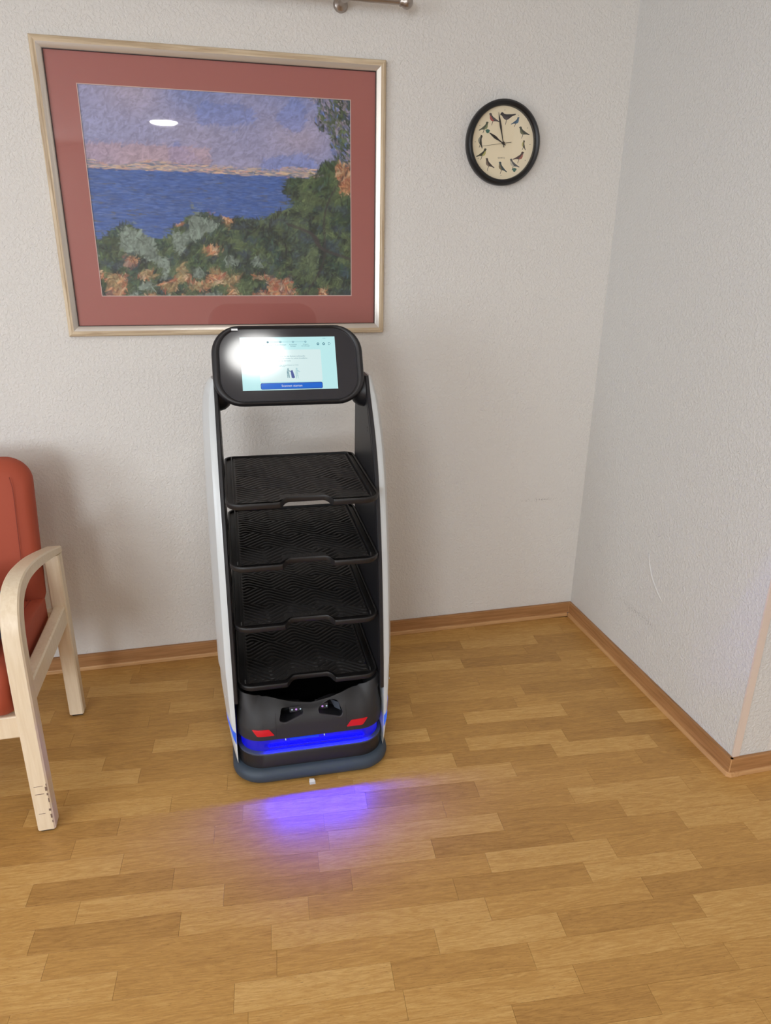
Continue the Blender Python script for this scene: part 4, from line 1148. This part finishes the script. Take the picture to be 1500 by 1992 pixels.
# seat cushion with rounded nose
def cushion(profile, hw, edge, mat, name, parent, nseg=8):
    """profile: closed outline in (y,z); swept across x with rounded ends"""
    cy = sum(p[0] for p in profile) / len(profile); cz = sum(p[1] for p in profile) / len(profile)
    bm = bmesh.new(); rings = []
    for k2 in range(nseg + 1):
        a = PI / 2 * k2 / nseg
        x = -hw + edge * (1 - math.sin(a)); q = edge * (1 - math.cos(PI / 2 - a) * 1.0)
        q = edge * (1 - math.sin(a))
        xx_ = -hw + edge - edge * math.cos(PI / 2 - a) if False else -hw + edge * (1 - math.cos(PI / 2 - a))
        ins = edge * (1 - math.sin(PI / 2 - a)) if False else edge * (1 - math.cos(a))
        rings.append((xx_, ins))
    rings = [(-hw + edge * (1 - math.cos(t)), edge * (1 - math.sin(t))) for t in np.linspace(0.0, PI / 2, nseg + 1)]
    full = rings + [(-x, i) for x, i in rings[::-1]]
    rr_ = []
    for x, ins in full:
        row = []
        for (y, z) in profile:
            d = Vector((y - cy, z - cz)); L = d.length
            f = max(0.1, (L - ins) / L)
            row.append(cl(CX + x, cy + d.x * f, cz + d.y * f))
        rr_.append(row)
    loft(bm, rr_)
    return obj(name, bm, mat, parent, smooth=True, angle=60)
seat_prof = smoothtab([(-0.30, 0.385), (-0.55, 0.362), (-0.72, 0.352), (-0.765, 0.352), (-0.800, 0.385), (-0.806, 0.430), (-0.785, 0.472), (-0.735, 0.492), (-0.62, 0.494), (-0.45, 0.478), (-0.30, 0.455)], 4)
seat = cushion(seat_prof, 0.250, 0.028, 'orange', 'seat_cushion', ch)
back_prof = smoothtab([(-0.345, 0.445), (-0.295, 0.435), (-0.255, 0.475), (-0.215, 0.62), (-0.180, 0.78), (-0.172, 0.855), (-0.195, 0.892), (-0.225, 0.880), (-0.255, 0.80), (-0.295, 0.66), (-0.330, 0.52)], 4)
def backrest():
    bm = bmesh.new(); rows = []
    hw = 0.250
    # front face outline as rounded rectangle in (x, s) with s along the back height, tilted
    def at(x, s, d):                       # s: 0 bottom .. 1 top ; d: depth (0 front, 1 rear)
        z = 0.425 + 0.434 * s; y = -0.350 + 0.078 * s + 0.012 * s * s
        return cl(CX + x, y + d * 0.075, z + d * 0.02)
    outl = rrect(hw, 0.5, (0.16, 0.16, 0.06, 0.06), 10)
    outl = [(x, s) for x, s in outl]
    def ringd(ins, d): 
        r = []
        for x, s in rrect(hw - ins, (0.455 / 2) - ins, (0.072, 0.072, 0.03, 0.03), 10):
            r.append(at(x, 0.5 + s / 0.455, d))
        return r
    loft(bm, [ringd(0.05, -0.06), ringd(0.022, 0.0), ringd(0.008, 0.14), ringd(0.0, 0.4), ringd(0.0, 0.65), ringd(0.008, 0.9), ringd(0.022, 1.0)])
    return obj('backrest_cushion', bm, 'orange', ch, smooth=True, angle=60)
bk = backrest()
obj('seam', tube([cl(CX + 0.205 - 0.012 * max(0, q_ - .85) / .15, -0.3555 + 0.078 * q_ + 0.012 * q_ * q_ - 0.0045 + 0.006 * (q_ > 1), 0.425 + 0.434 * q_) for q_ in np.linspace(0.06, 0.93, 14)], 0.0013, 6), 'orange_seam', bk, smooth=True)
# piping seam along the seat edge and a bracket seen between the two cushions
obj('seam', tube([cl(CX + 0.215, y, z + 0.0006) for y, z in [(-0.32, 0.456), (-0.45, 0.477), (-0.62, 0.4925), (-0.735, 0.491), (-0.782, 0.472), (-0.803, 0.43), (-0.797, 0.388)]], 0.0022, 6), 'orange_seam', seat, smooth=True)

# navy cushion resting on the seat, its edge just inside the frame
bm = bmesh.new(); rgs = []
for t in np.linspace(-1, 1, 9):
    sc = (1 - abs(t) ** 2.4) ** 0.5 if abs(t) < 1 else 0.12
    sc = max(sc, 0.12)
    rgs.append([(x * (0.75 + 0.25 * sc), y * (0.75 + 0.25 * sc), t * 0.055) for x, y in rrect(0.185, 0.11, 0.04, 5)])
loft(bm, rgs)
nc = obj('navy_cushion', bm, 'navy', smooth=True, angle=60)
nc.location = (-2.173, -0.640, 0.5535); nc.rotation_euler = (0, 0, 0)
tag(nc, 'dark navy cushion on the seat of the terracotta armchair, behind its near arm', 'cushion')
